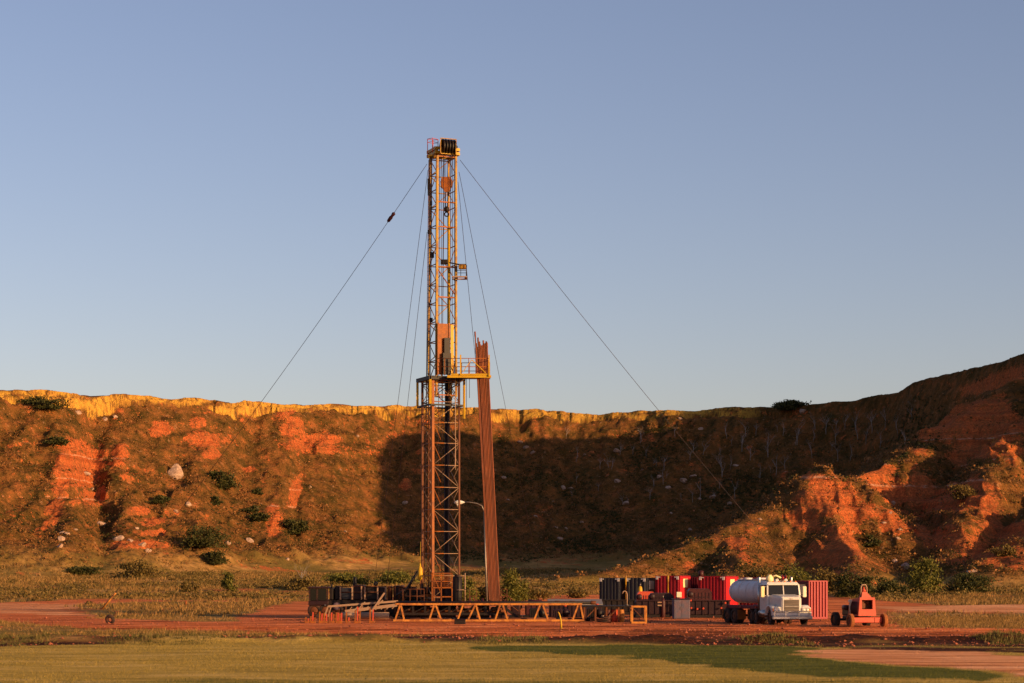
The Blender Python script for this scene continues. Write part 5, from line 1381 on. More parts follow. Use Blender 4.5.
    # red reel and pump above the cab back
    b = MB(); b.lathe((-3.75, .35, 3.05), (0,1,0), [(0,.10),(.02,.20),(.05,.20),(.06,.08),(.22,.08),(.23,.20),(.26,.20)], 16); bd(b, 'hose_reel', 'red')
    b = MB(); b.lathe((-3.85, -.35, 2.75), (0,0,1), [(0,.22),(.35,.22),(.42,.12),(.5,.12)], 14); b.path([(-3.8,-.3,3.1),(-3.7,0,3.2),(-3.7,.3,3.05)], .06, 7); bd(b, 'vacuum_trap', 'plate')
    b = MB(); b.box(-3.95, -3.85, -.85, .85, .9, 2.72, .02); bd(b, 'bulkhead', 'white')
    b = MB(); b.M = TM; b.box(-9.0, -4.3, -.98, -.86, .98, 1.22, .02); b.box(-9.0, -4.3, .86, .98, .98, 1.22, .02); b.box(-9.0, -4.3, -.8, .8, 1.0, 1.1); bd(b, 'side_rail', 'darkred')
    for (x, y) in ((-4.6, -1.0), (-6.8, -1.0), (-8.8, -1.0)):
        b = MB(); b.M = TM; b.lathe((x, y, 1.1), (0,-1,0), [(0,.07),(.04,.06)], 10); bd(b, 'side_marker', 'redorange')
    # wheels
    for s in (-1, 1):
        wheel(P, (-1.05, s*.97, .50), .50, .28, (0,1,0), 'tyre')
        for x in (-4.4, -5.5):
            wheel(P, (x, s*.98, .50), .50, .26, (0,1,0), 'tyre'); wheel(P, (x, s*.68, .50), .50, .26, (0,1,0), 'tyre')
        for x in (-7.55, -8.6):
            for y in (.98, .68):
                q = TM @ Vector((x, s*y, .50)); ax = TM.to_3x3() @ Vector((0, 1, 0)); wheel(P, q, .50, .26, ax, 'tyre')
        for x in (-6.1, -6.95, -9.15):
            b = MB(); b.M = TM if x < -6.5 else None; b.box(x, x+.02, s*.86-.28, s*.86+.28, .25, .9); bd(b, 'mud_flap', 'orange' if s < 0 else 'dark')
    for x in (-1.05, -4.4, -5.5, -7.55, -8.6):
        b = MB(); b.M = TM if x < -6.5 else None; b.tube((x, -.9, .5), (x, .9, .5), .07, 8); bd(b, 'axle', 'dark')

def red_machine():
    D = 124.5; cx = PX(868, D); g = tz(cx, D)-.02; h = R(-90+14)
    r = empty('wheeled_work_machine', Vector((cx, D, g)), 'faded red four wheeled machine with open front hatch right of the tanker', 'work machine', rz=h)
    def bd(b, n, m, par=None): return b.build(n, M[m], par or r)
    # x forward, y left; x=0 front face
    b = MB(); b.box(-.16, .0, -.98, .98, .28, .62, .03); b.box(.001, .03, .45, .49, .3, .6); fb = bd(b, 'front_beam', 'redorange')
    for s in (-1, 1):
        w_ = wheel(r, (-.12, s*1.12, .41), .42, .27, (0,1,0), 'mudtyre')
        wheel(r, (-2.6, s*1.05, .44), .46, .34, (0,1,0), 'tyre')
    # body with a hatch opening
    z0, z1 = .70, 1.86
    b = MB()
    wb, wt = .60, .50
    def yq(z): return wb+(wt-wb)*(z-z0)/(z1-z0)
    def ring(za, zb, ya0, ya1, x0=-.25, x1=-.10):   # panel pieces around the hatch
        b.hexa([(x0, ya0(za), za), (x1, ya0(za), za), (x1, ya1(za), za), (x0, ya1(za), za), (x0, ya0(zb), zb), (x1, ya0(zb), zb), (x1, ya1(zb), zb), (x0, ya1(zb), zb)])
    ring(z0, 1.12, lambda z: -yq(z), yq); ring(1.70, z1, lambda z: -yq(z), yq)
    ring(1.12, 1.70, lambda z: -yq(z), lambda z: -.36); ring(1.12, 1.70, lambda z: .36, yq)
    b.hexa([(-1.7, -wb, z0), (-.251, -wb, z0), (-.251, -wb+.04, z0), (-1.7, -wb+.04, z0), (-1.7, -wt, z1-.2), (-.251, -wt, z1), (-.251, -wt+.04, z1), (-1.7, -wt+.04, z1-.2)])
    b.hexa([(-1.7, wb-.04, z0), (-.251, wb-.04, z0), (-.251, wb, z0), (-1.7, wb, z0), (-1.7, wt-.04, z1-.2), (-.251, wt-.04, z1), (-.251, wt, z1), (-1.7, wt, z1-.2)])
    b.hexa([(-1.7, -wt, z1-.24), (-.251, -wt, z1-.04), (-.251, wt, z1-.04), (-1.7, wt, z1-.24), (-1.7, -wt, z1-.2), (-.251, -wt, z1), (-.251, wt, z1), (-1.7, wt, z1-.2)])
    b.box(-1.7, -.252, -wb+.05, wb-.05, z0, z0+.05)
    body = bd(b, 'body', 'redorange')
    b = MB(); b.box(-.60, -.56, -.50, .50, .90, 1.75); b.lathe((-.50, .2, 1.52), (1,0,0), [(0,.10),(.06,.10),(.07,.04)], 12); b.box(-.55, -.48, -.3, .05, 1.15, 1.5, .03); bd(b, 'hatch_recess', 'rust', body)
    b = MB(); b.box(-1.65, -.7, -.3, .3, z1-.2, z1-.1); b._add([(-.30,-.30,z1), (-.8,-.30,z1-.06), (-.8,.38,z1-.06), (-.30,.38,z1), (-.36,-.22,z1+.34), (-.6,-.22,z1+.34), (-.6,.06,z1+.34), (-.36,.06,z1+.34)], [(3,2,1,0),(4,5,6,7),(0,1,5,4),(1,2,6,5),(2,3,7,6),(3,0,4,7)]); bd(b, 'top_cowl', 'redorange', body)
    # roll loop on top
    b = MB(); b.path([(-.45, -.30, z1+.05), (-.45, -.27, z1+.62), (-.45, -.20, z1+.78), (-.45, .04, z1+.78), (-.45, .11, z1+.62), (-.45, .13, z1+.2)], .05, 8); bd(b, 'lifting_loop', 'pale')
    b = MB(); b.lathe((-.5, -.07, z1+.34), (0,0,1), [(0,.14),(.1,.14),(.2,.07),(.32,.05)], 12); bd(b, 'cap', 'redorange')
    b = MB(); b.box(-3.3, -.26, -.30, .30, .40, .66, .03); bd(b, 'chassis', 'dark')
    b = MB(); b.box(-2.9, -1.75, -.50, .40, .68, 1.35, .06); b.lathe((-1.9, -.52, 1.2), (-1,0,0), [(0,.05),(.05,.17),(.6,.17),(.65,.05)], 12); bd(b, 'engine', 'maroon')
    b = MB(); b.path([(-1.2, -.66, .75), (-1.25, -.68, 1.3), (-1.1, -.63, 1.65)], .045, 7); b.lathe((-1.2, -.72, 1.62), (1,0,0), [(0,.05),(.05,.11),(.14,.12)], 12); bd(b, 'work_lamp', 'cream')
    b = MB()
    for k in range(7): b.tube((-.3-.18*k, -.63, .8), (-.35-.18*k, -.58, 1.6), .03, 5)
    bd(b, 'side_grille', 'maroon_dark', body)
    b = MB(); b.tube((-2.6, -1.0, .44), (-2.6, 1.0, .44), .08, 8); b.tube((-.12, -1.0, .41), (-.12, 1.0, .41), .07, 8); b.each('axle', M['dark'], r)

def left_bits():
    # worn tyre with a bent bar
    D = 132.; x = PX(110, D); g = tz(x, D); q = Vector((x, D, g+.26))
    b = MB(); b.torus(q, (.35,1,.25), .24, .11, 28, 10); o = b.build('old_tyre', M['tyre'], None, q); tag(o, 'black worn tyre propped alone on the red dirt at far left', 'tyre')
    b = MB(); b.path([q+Vector((.1,.0,.15)), q+Vector((.35,.05,.35)), q+Vector((.42,.05,.52)), q+Vector((.6,.05,.56))], .03, 6)
    b.path([q+Vector((.42,.05,.52)), q+Vector((.2,.05,.6))], .025, 6); b.build('bent_bar', M['rust'], o, q)
    # small marker in grass
    for (px, py, h, lab) in ((186, 604, .35, 'small orange cone shaped marker in the grass left of the rig'), (163, 611.5, .22, 'low orange stub marker in the grass near the dirt road')):
        p = hit(px, py+1)
        b = MB(); b.lathe(p, (0,0,1), [(0,.22),(.03,.22),(.05,.14),(h*.8,.07),(h,.05)], 12); o = b.build('ground_marker', M['orange'], None, p); tag(o, lab, 'marker')
        b = MB(); b.lathe(p+Vector((0,0,h)), (0,0,1), [(0,.06),(.05,.05)], 8); b.build('cap', M['redorange'], o, p)
    # brownish bush-side reel right
    # leaning board right of the trestle
# ------------------------------------------------------------------ vegetation and rocks
def leaves_mesh(name, mat, C, size, rng, parent=None, off=(0,0,0), flat=0.0, elong=1.6, bend=False):
    """many small leaf faces at points C (n,3)"""
    n = len(C); size = np.broadcast_to(size, (n,))
    d = rng.normal(size=(n, 3)); d[:, 2] *= (1-flat); d /= np.linalg.norm(d, axis=1)[:, None]
    r = rng.normal(size=(n, 3)); e = np.cross(d, r); e /= np.linalg.norm(e, axis=1)[:, None]
    s = size[:, None]*rng.uniform(.6, 1.3, (n, 1))
    a = d*s*.5*elong; b = e*s*.5
    V = np.stack([C-a, C-b*.9+a*.1, C+a, C+b*.9+a*.1], 1).reshape(-1, 3)-np.array(off)
    return quads_mesh(name, mat, V, parent, off)
def quads_mesh(name, mat, V, parent=None, off=(0,0,0), k=4):
    me = bpy.data.meshes.new(name); n = len(V)//k
    me.vertices.add(len(V)); me.vertices.foreach_set('co', V.astype(np.float32).ravel())
    me.loops.add(n*k); me.loops.foreach_set('vertex_index', np.arange(n*k, dtype=np.int32))
    me.polygons.add(n); me.polygons.foreach_set('loop_start', np.arange(0, n*k, k, dtype=np.int32))
    me.update(calc_edges=True); me.materials.append(mat)
    o = bpy.data.objects.new(name, me); COL.objects.link(o)
    if parent: o.parent = parent
    else: o.location = off
    return o

def clump_points(rng, w, h, d, nclump, nleaf, csize=.22):
    """leaf positions in an uneven crown, w x d wide, h high, standing on z=0"""
    c = []
    for _ in range(nclump):
        t = rng.uniform(0, 2*math.pi); rr = math.sqrt(rng.uniform(0, 1)); zz = rng.uniform(.02, 1)
        prof = math.sqrt(max(0.05, 1-(max(zz-.35, 0)/.72)**2))*(.65+.35*min(1, zz/.35))
        c.append((math.cos(t)*rr*w/2*prof*.9, math.sin(t)*rr*d/2*prof*.9, zz*h*.92*rng.uniform(.7, 1.15)))
    c = np.array(c); per = nleaf//nclump
    P = np.repeat(c, per, 0)+rng.normal(size=(nclump*per, 3))*np.array([w*csize*.5, d*csize*.5, h*csize*.42])
    P[:, 2] = np.abs(P[:, 2]); return P

def limbs(b, w, h, d, rnd, n=6, r0=.08, trunk=.25, gaps=True):
    b.path([(0,0,-.25), (rnd.uniform(-.05,.05)*w, 0, h*trunk)], [r0*1.3, r0], 7)
    for k in range(n):
        t = 2*math.pi*k/n+rnd.uniform(-.4, .4); s = rnd.uniform(.5, .95)
        p1 = Vector((math.cos(t)*w*.18*s, math.sin(t)*d*.18*s, h*(trunk+.18))); p2 = Vector((math.cos(t)*w*.36*s, math.sin(t)*d*.36*s, h*rnd.uniform(.55, .88)))
        b.path([(0,0,h*trunk*.6), p1, p2], [r0*.75, r0*.5, r0*.15], 5)

def bush(px, py, wpx, hpx, mat, label, cat='bush', name='shrub', group=None, seed=1, nleaf=1500, nclump=22, D=None, leaf=None):
    p = hit(px, py) if D is None else Vector((PX(px, D), D, tz(PX(px, D), D)))
    k = p.y/F; w = wpx*k; h = hpx*k; d = w*.85
    rng = np.random.default_rng(seed); rnd = random.Random(seed)
    r = empty(name, p, label, cat, group)
    P = clump_points(rng, w, h, d, nclump, nleaf)+np.array(p)
    leaves_mesh('crown', M[mat], P, leaf or max(.10, 1.5*k), rng, r, tuple(p))
    b = MB(); limbs(b, w, h, d, rnd, 6, max(.03, w*.016)); b.build('trunk', M['bark'], r)
    return r

def bare_tree_mesh(seed, h=7.0):
    rnd = random.Random(seed); b = MB()
    def grow(p, d, L, r, lev):
        n = 3; pts = [p]; q = p; dd = d
        for i in range(n):
            dd = (dd+Vector((rnd.uniform(-.16,.16), rnd.uniform(-.16,.16), rnd.uniform(-.02,.10)))).normalized(); q = q+dd*L/n; pts.append(q)
        b.path(pts, [r*(1-.55*i/n) for i in range(n+1)], 5 if lev < 2 else 3, caps=lev == 0)
        if lev < 3:
            for k in range(4 if lev == 0 else 3):
                i = rnd.choice([1, 2, 3]) if lev else rnd.choice([1, 2, 2, 3]); az = rnd.uniform(0, 6.28); sp = rnd.uniform(.45, .9)
                nd = (dd*math.cos(sp)+Vector((math.cos(az), math.sin(az), .15))*math.sin(sp)).normalized()
                grow(pts[i], nd, L*rnd.uniform(.45, .7), r*.45, lev+1)
    grow(Vector((0,0,-.3)), Vector((rnd.uniform(-.1,.1), 0, 1)), h*.62, h*.012+.02, 0)
    return b

def rock_mesh(seed, sx, sy, sz, mat, name='boulder', n=2):
    import bmesh
    bm = bmesh.new(); bmesh.ops.create_icosphere(bm, subdivisions=3, radius=1)
    rng = random.Random(seed); o1 = rng.uniform(0, 99)
    pl = [(Vector((rng.uniform(-1,1), rng.uniform(-1,1), rng.uniform(-.6,1))).normalized(), rng.uniform(.55, .85)) for _ in range(9)]
    for v in bm.verts:
        c = v.co.copy()
        for nrm, dist in pl:                     # broken flat faces
            t = c.dot(nrm)
            if t > dist: c -= nrm*(t-dist)
        f = 1+.10*float(fbm(np.array([c.x*2+o1]), np.array([c.y*2+c.z*3]), 7, 3)[0])
        v.co = Vector((c.x*sx*f, c.y*sy*f, c.z*sz*f))
    me = bpy.data.meshes.new(name); bm.to_mesh(me); bm.free(); me.materials.append(mat)
    o = bpy.data.objects.new(name, me); COL.objects.link(o); return o

def vegetation(GD):
    X, Y, Z, A, PXg, PYg, kk = GD
    rng = np.random.default_rng(5); rnd = random.Random(5)
    # named bushes (photo x of the foot, y of the foot, width and height in photo pixels)
    L = [
     (515,594,28,28,'leaf_green','bushy green tree standing right behind the pipe bundle','tree','bushy_tree',216,5200,34),
     (465,596,30,22,'leaf_green','yellow green bush between the mast and the leaning pipes','bush','shrub',216,3000,26),
     (488,597,26,14,'leaf_olive','low olive bush behind the foot of the leaning pipes','bush','shrub',218,1800,18),
     (534,597,36,12,'leaf_olive','low olive bush spreading right of the bushy green tree','bush','shrub',222,1800,18),
     (577,595,26,10,'leaf_olive','low olive bush left of the black tanks','bush','shrub',240,1500,16),
     (925,588,34,32,'leaf_green','large rounded green bush below the shaded red bluff','bush','shrub',260,5200,34),
     (972,590,46,20,'leaf_dark','wide dark green bush below the right red bluff','bush','shrub',262,4200,34),
     (846,588,26,22,'leaf_dark','dark green bush just right of the red tank behind the tanker','bush','shrub',255,3000,24),
     (862,590,22,20,'leaf_dark','dark green bush behind the red wheeled machine','bush','shrub',250,3000,24),
     (886,589,28,17,'leaf_dark','low dark green bush right of the red wheeled machine','bush','shrub',256,3000,22),
     (905,591,12,10,'leaf_dark','small dark green bush beside the large rounded bush','bush','shrub',250,900,10),
     (790,584,44,28,'leaf_green','tall green bush showing above the tanker cab','bush','shrub',262,4200,30),
     (825,583,36,24,'leaf_olive','olive bush rising above the red tank behind the tanker','bush','shrub',268,3600,28),
     (760,581,34,20,'leaf_olive','olive bush rising left above the tank barrel','bush','shrub',300,3000,24),
     (222,490,34,17,'leaf_dark','wide dark cedar high on the left slope','cedar bush','cedar_bush',None,2600,24),
     (215,505,14,7,'leaf_dark','small dark cedar just under the wide one on the left slope','cedar bush','cedar_bush',None,900,10),
     (258,494,12,6,'leaf_dark','small dark cedar right of the wide one on the left slope','cedar bush','cedar_bush',None,800,8),
     (254,513,18,7,'leaf_dark','flat dark cedar low on the slope beneath the middle gully','cedar bush','cedar_bush',None,1000,10),
     (260,523,20,10,'leaf_dark','dark cedar at the lower slope left of the shadow edge','cedar bush','cedar_bush',None,1300,12),
     (293,534,32,16,'leaf_dark','dark cedar at the tip of the great shadow','cedar bush','cedar_bush',None,2200,20),
     (205,548,50,22,'leaf_dark','broad dark cedar thicket at the foot of the left slope','cedar bush','cedar_bush',None,3600,34),
     (212,564,30,12,'leaf_dark','low dark cedar in front of the broad thicket','cedar bush','cedar_bush',None,1800,18),
     (160,505,18,8,'leaf_dark','small dark cedar left of the wide one, below the white boulder','cedar bush','cedar_bush',None,1100,10),
     (45,412,50,12,'leaf_dark','dark scrub oak patch just below the rim at far left','bush','shrub',None,2400,22),
     (55,445,26,8,'leaf_dark','dark bush left above the pale red gully','bush','shrub',None,1300,12),
     (140,578,46,17,'leaf_olive','wide olive thicket on the plain at left','bush','shrub',None,3200,26),
     (85,575,34,9,'leaf_dark','flat dark bush on the plain at far left','bush','shrub',None,1700,16),
     (230,592,16,17,'leaf_green','upright green bush on the plain left of the carrier','bush','shrub',None,1800,16),
     (190,592,20,10,'leaf_olive','low olive bush beside the upright green bush','bush','shrub',None,1300,12),
     (300,590,40,12,'leaf_olive','low olive bush behind the carrier cab','bush','shrub',None,2200,20),
     (350,586,52,14,'leaf_green','long yellow green bush behind the dark carrier','bush','shrub',None,3400,26),
     (398,586,44,15,'leaf_green','yellow green bush just left of the mast foot','bush','shrub',None,3000,24),
     (793,405,34,10,'leaf_dark','lone dark bush on the skyline above the shaded cliff','bush','skyline_bush',624,3600,26),
     (1003,556,22,12,'leaf_olive','olive bush on the far right red bluff','bush','shrub',None,1300,12),
     (870,548,20,10,'leaf_dark','dark bush between the two red spurs','bush','shrub',None,1300,12),
     (965,500,30,14,'leaf_olive','olive bush on the grassy right slope','bush','shrub',None,1500,14),
    ]
    for i, (px, py, w, h, mt, lab, cat, nm, D, nl, nc) in enumerate(L):
        g = 'dark cedars on the left slope' if nm == 'cedar_bush' else None
        bush(px, py, w, h, mt, lab, cat, nm, g, 20+i, nl, nc, D)
    # bare trees on the shaded slope
    protos = []
    for s in range(5):
        b = bare_tree_mesh(60+s); o = b.build('bare_tree', M['deadwood'], None, None, (0,0,0)); protos.append(o)
    spots = [(742,452,30),(750,462,24),(768,458,34),(797,446,34),(826,436,30),(836,446,26),(845,430,24),(858,440,34),(866,446,28),(872,436,34),(885,430,26),(722,478,34),(760,482,22),(703,455,22),(690,462,20),
             (776,476,26),(812,458,26),(898,436,24),(880,450,26),(664,470,24),(700,500,26),(640,440,18),(576,462,20),(566,438,16),(600,470,18),(735,500,26),(785,470,22),(850,462,22),(912,420,22),(650,500,22),(675,440,18),(620,455,18),(727,440,20),(815,430,22),(756,436,20),(838,462,24),(905,445,22),(783,436,20)]
    for _ in range(46):
        qx = rnd.triangular(560, 915, 790); qy = 425+(915-qx)*.02+rnd.uniform(4, 75)
        if qy < 560-(qx-640)*.55: spots.append((qx, qy, rnd.uniform(10, 20)))
    for i, (px, py, hp) in enumerate(spots):
        p = hit(px, py); h = hp*p.y/F; src = protos[i % 5]
        c = src if i < 5 else src.copy()
        if i >= 5: COL.objects.link(c)
        c.location = p; s = h/7.0*.82; c.scale = (s, s, s); c.rotation_euler = (0, 0, rnd.uniform(0, 6.28))
        tag(c, 'pale leafless tree on the shaded slope among others', 'bare tree', 'bare trees on the shaded slope')
    p = hit(303, 590); b = bare_tree_mesh(91); o = b.build('bare_tree', M['deadwood'], None, None, (0,0,0)); o.location = p; o.scale = (.55*p.y/250,)*3; tag(o, 'low pale leafless bush on the plain left of the carrier', 'bare bush')
    # boulders
    o = rock_mesh(3, 2.3, 1.8, 2.6, M['rock']); p = hit(176, 477); o.location = p+Vector((0,-.6,.5)); o.rotation_euler = (0, .3, .2); tag(o, 'large white boulder alone on the left slope', 'boulder')
    R_ = [rock_mesh(10+s, 1.5, 1.2, .85, M['rock']) for s in range(6)]
    sp = [(188,505,8,'l'),(61,540,10,'l'),(67,534,7,'l'),(75,530,6,'l'),(118,540,12,'l'),(130,541,7,'l'),(86,474,9,'l'),(78,414,8,'l'),(100,525,12,'l'),(142,545,9,'l'),(148,552,8,'l'),(250,541,9,'l'),(228,544,7,'l'),(137,529,6,'l'),(175,512,6,'l'),
          (60,548,8,'l'),(92,490,6,'l'),(105,420,6,'l'),(115,417,5,'l'),(340,470,4,'l'),(357,440,4,'l'),(310,487,4,'l'),(165,575,5,'l'),(287,560,5,'l'),(405,504,7,'l'),(345,532,4,'l'),(62,535,6,'l'),
          (520,443,7,'s'),(526,448,7,'s'),(533,453,6,'s'),(504,478,6,'s'),(563,488,7,'s'),(570,489,6,'s'),(617,452,8,'s'),(609,462,4,'s'),(618,482,9,'s'),(626,505,9,'s'),(536,517,5,'s'),(556,528,5,'s'),(566,529,4,'s'),(582,523,5,'s'),
          (660,478,7,'s'),(668,488,8,'s'),(684,483,9,'s'),(693,478,7,'s'),(700,500,5,'s'),(736,466,6,'s'),(713,497,8,'s'),(671,515,4,'s'),(585,455,4,'s'),(553,502,4,'s'),(642,470,4,'s'),(803,412,8,'s'),(560,540,8,'s'),(690,530,5,'s'),(730,505,6,'s'),(508,500,4,'s'),(680,420,5,'s'),(700,430,6,'s'),
          (905,568,12,'r'),(895,562,7,'r'),(890,515,5,'r'),(884,523,5,'r'),(898,540,6,'r'),(972,573,11,'r'),(893,505,6,'r'),(900,530,5,'r'),(760,520,5,'r')]
    nm = {'l': ('pale boulder lying on the sunlit left slope', 'pale boulders on the left slope'), 's': ('grey boulder lying on the shaded middle slope', 'boulders on the shaded slope'), 'r': ('pale boulder lying below the right red spurs', 'boulders by the red spurs')}
    for i, (px, py, w, z) in enumerate(sp):
        p = hit(px, py); src = R_[i % 6]; c = src if i < 6 else src.copy()
        if i >= 6: COL.objects.link(c)
        s = w*p.y/F/2.6; c.location = p+Vector((0, .1*s, .02*s)); c.scale = (s, s, s*rnd.uniform(.8, 1.2)); c.rotation_euler = (rnd.uniform(-.3,.3), rnd.uniform(-.3,.3), rnd.uniform(0, 6.28))
        tag(c, nm[z][0], 'boulder', nm[z][1])
    # ---- stuff: scrub on the slopes
    hill = A['hill']; infr = (PXg > -80) & (PXg < 1104) & (Y > 280) & (Y < 640)
    def pick(mask, n, jx=.4, jy=.5):
        w = (mask*infr).ravel() if mask.shape == infr.shape else mask
        # weight by real cell area
        ar = np.zeros_like(X); ar[:-1, :-1] = (X[:-1, 1:]-X[:-1, :-1])*(Y[1:, :-1]-Y[:-1, :-1]); w = w*ar.ravel()
        c = np.cumsum(w); idx = np.searchsorted(c, rng.uniform(0, c[-1], n)); idx = np.clip(idx, 0, X.size-1)
        return X.ravel()[idx]+rng.uniform(-jx, jx, n), Y.ravel()[idx]+rng.uniform(-jy, jy, n)
    patch = sstep(-.25, .35, fbm(X/13, Y/13, 201, 4))*.8+.2
    w = hill*(1-.8*np.clip(A['bare'], 0, 1))*(1-A['rimrock'])*patch*(kk['over'] < -1.5)
    xs, ys = pick(w, 24000); zs = terrain(xs, ys)
    n = 13; sz = rng.gamma(2.2, .24, len(xs)).clip(.2, 1.7)
    C = np.repeat(np.stack([xs, ys, zs], -1), n, 0)+rng.normal(size=(len(xs)*n, 3))*np.repeat(sz, n)[:, None]*np.array([.42, .42, .26])
    C[:, 2] += np.repeat(sz*.28, n)
    o = leaves_mesh('hillside_scrub', M['scrub'], C, (np.repeat(sz, n)*.36).clip(.12,.42), rng, elong=1.2); tag(o, 'brown green scrub and grass covering the slopes of the mesa', 'scrub'); o['kind'] = 'stuff'
    # dark brush in colonies and gullies, thickened to darken the slope in shadow
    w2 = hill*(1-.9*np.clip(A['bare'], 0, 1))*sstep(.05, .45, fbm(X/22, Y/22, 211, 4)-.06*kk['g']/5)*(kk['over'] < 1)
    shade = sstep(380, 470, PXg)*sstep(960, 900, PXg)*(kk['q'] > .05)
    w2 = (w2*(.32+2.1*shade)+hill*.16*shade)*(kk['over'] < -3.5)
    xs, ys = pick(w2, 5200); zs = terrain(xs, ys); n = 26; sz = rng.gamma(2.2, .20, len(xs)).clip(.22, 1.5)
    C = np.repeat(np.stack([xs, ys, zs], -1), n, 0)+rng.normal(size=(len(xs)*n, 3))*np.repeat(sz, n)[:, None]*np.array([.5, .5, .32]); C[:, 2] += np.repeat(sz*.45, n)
    o = leaves_mesh('dark_brush', M['leaf_dark'], C, .24, rng, elong=1.2); tag(o, 'dark green brush in patches and gullies, thickened to darken the shaded slope', 'brush'); o['kind'] = 'stuff'
    # bunch grass of the plain
    def blades(name, mat, xs, ys, hgt, wid, per, label, cat, spread):
        zs = terrain(xs, ys); n = len(xs)*per
        B = np.repeat(np.stack([xs, ys, zs], -1), per, 0); hs = np.repeat(hgt, per)*rng.uniform(.5, 1.15, n)
        B[:, :2] += rng.normal(size=(n, 2))*spread*np.repeat(hgt, per)[:, None]; B[:, 2] -= .03
        a = rng.uniform(0, 6.28, n); ww = np.broadcast_to(wid, (n,))
        T_ = B+np.stack([rng.normal(size=n)*hs*.35, rng.normal(size=n)*hs*.35, hs], -1)
        s = np.stack([np.cos(a)*ww, np.sin(a)*ww, 0*a], -1)
        V = np.stack([B-s, B+s, T_], 1).reshape(-1, 3)
        o = quads_mesh(name, M[mat], V, k=3); tag(o, label, cat); o['kind'] = 'stuff'
    flat = (1-hill)
    fm = (PXg > -60) & (PXg < 1084)
    used = np.clip(A['road']+A['sand']+A['mud'], 0, 1)
    def pickf(mask, n, y0, y1):
        ar = np.zeros_like(X); ar[:-1, :-1] = (X[:-1, 1:]-X[:-1, :-1])*(Y[1:, :-1]-Y[:-1, :-1])
        c = np.cumsum((mask*fm*(Y > y0)*(Y < y1)*ar).ravel()); idx = np.clip(np.searchsorted(c, rng.uniform(0, c[-1], n)), 0, X.size-1)
        return X.ravel()[idx]+rng.uniform(-.15, .15, n), Y.ravel()[idx]+rng.uniform(-.3, .3, n)
    dens = sstep(-.35, .3, fbm(X/9, Y/16, 221, 4))+.12
    xs, ys = pickf(flat*(1-used)*dens*(1-A['bare']*.8), 26000, 150, 340)
    h = rng.gamma(4, .085, len(xs)).clip(.12, .9)*np.interp(ys, [150, 340], [.6, 1.0]); blades('prairie_grass', 'straw', xs, ys, h, .045, 7, 'dry straw coloured bunch grass on the plain behind the rig', 'dry grass', .45)
    xs, ys = pickf(flat*(1-used)*dens, 12000, 340, 470); h = rng.gamma(4, .09, len(xs)).clip(.15, .9); blades('prairie_grass', 'straw', xs, ys, h, .09, 6, 'dry straw coloured grass along the foot of the mesa', 'dry grass', .5)
    xs, ys = pickf(flat*(1-used)*dens, 12000, 104, 150); h = rng.gamma(4, .035, len(xs)).clip(.05, .35); blades('prairie_grass', 'straw', xs, ys, h, .02, 5, 'short dry grass around the dirt road', 'dry grass', .6)
    xs, ys = pickf(A['lawn']*(1-A['green'])*(.35+sstep(-.3,.3,fbm(X/5, Y/5, 225, 4))), 75000, 57, 97); h = rng.gamma(4, .011, len(xs)).clip(.015, .11); blades('lawn_grass', 'lawnblade', xs, ys, h, .012, 4, 'short yellow green mown grass in the foreground', 'lawn', 1.1)
    xs, ys = pickf(A['green'], 26000, 57, 97); h = rng.gamma(4, .010, len(xs)).clip(.015, .10); blades('green_grass', 'greenblade', xs, ys, h, .012, 4, 'short dark green grass curving round the sand patch', 'lawn', 1.1)
    # low woody shrubs of the plain
    w3 = flat*(1-used)*sstep(.0, .4, fbm(X/16, Y/24, 231, 4))
    xs, ys = pickf(w3, 2200, 190, 470); zs = terrain(xs, ys); n = 40; sz = rng.gamma(4, .13, len(xs)).clip(.25, 1.3)
    C = np.repeat(np.stack([xs, ys, zs], -1), n, 0)+rng.normal(size=(len(xs)*n, 3))*np.repeat(sz, n)[:, None]*np.array([.7, .6, .3]); C[:, 2] += np.repeat(sz*.4, n)
    o = leaves_mesh('plain_shrubs', M['leaf_olive'], C, .20, rng); tag(o, 'low olive shrubs dotting the plain between rig and mesa', 'low shrubs'); o['kind'] = 'stuff'
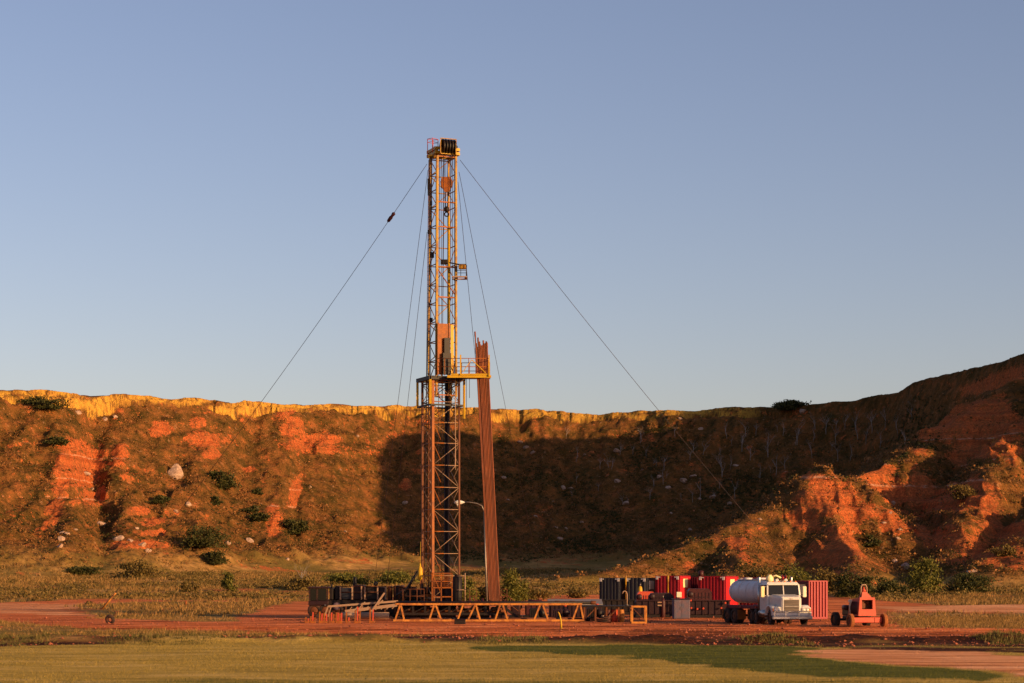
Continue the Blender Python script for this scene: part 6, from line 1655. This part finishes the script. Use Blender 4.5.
    # weeds and clods on the soil berms
    m = np.exp(-((Y-97)/3.0)**2)*flat*sstep(-.1, .4, fbm(X/4, Y*0, 241, 4))
    xs, ys = pickf(m, 2600, 90, 106); h = rng.gamma(4, .045, len(xs)).clip(.05, .5); blades('berm_weeds', 'weed', xs, ys, h, .018, 9, 'straggling weeds along the dark soil berm', 'weeds', .5)
    m = (A['mud']+.25*A['road'])*flat
    xs, ys = pickf(m, 6500, 90, 150); zs = terrain(xs, ys); s = rng.gamma(1.6, .022, len(xs)).clip(.012, .13)
    # clods: small rough octahedra
    oct_ = np.array([(1,0,0),(0,1,0),(-1,0,0),(0,-1,0),(0,0,1),(0,0,-.6)], float); F8 = [(0,1,4),(1,2,4),(2,3,4),(3,0,4),(1,0,5),(2,1,5),(3,2,5),(0,3,5)]
    Vv = oct_[None]*s[:, None, None]*rng.uniform(.6, 1.3, (len(xs), 6, 3))*np.array([1.3, 1, .75]); ang = rng.uniform(0, 6.28, len(xs)); ca, sa = np.cos(ang)[:, None], np.sin(ang)[:, None]
    Vr = np.stack([Vv[..., 0]*ca-Vv[..., 1]*sa, Vv[..., 0]*sa+Vv[..., 1]*ca, Vv[..., 2]], -1)+np.stack([xs, ys, zs+s*.3], -1)[:, None, :]
    V = Vr[:, np.array(F8).ravel(), :].reshape(-1, 3)
    o = quads_mesh('soil_clods', M['clod'], V, k=3); tag(o, 'red brown clods strewn along the churned dirt road', 'clods'); o['kind'] = 'stuff'
    # broken blocks along the rim
    xr = rng.uniform(-20, 760, 170); 
import time; _t = time.time()
def lap(n): print('LAP', n, round(time.time()-_t, 1))
setup(); mats(); M['litred'] = paint('sunlit_red_tank_paint', (.40,.012,.018), .5, dirt=.2, dcol=(.35,.05,.03))  # lighter red for the end walls, sunlight put into the colour
GROUND, GD = build_terrain(); lap('terrain')
build_back_ground()
rig(); guy_wires(); pipes(); lamp(); carrier(); front_yard(); clutter(); table_rack(); tanks(); truck(); red_machine(); left_bits(); lap('objects')
vegetation(GD); lap('veg')
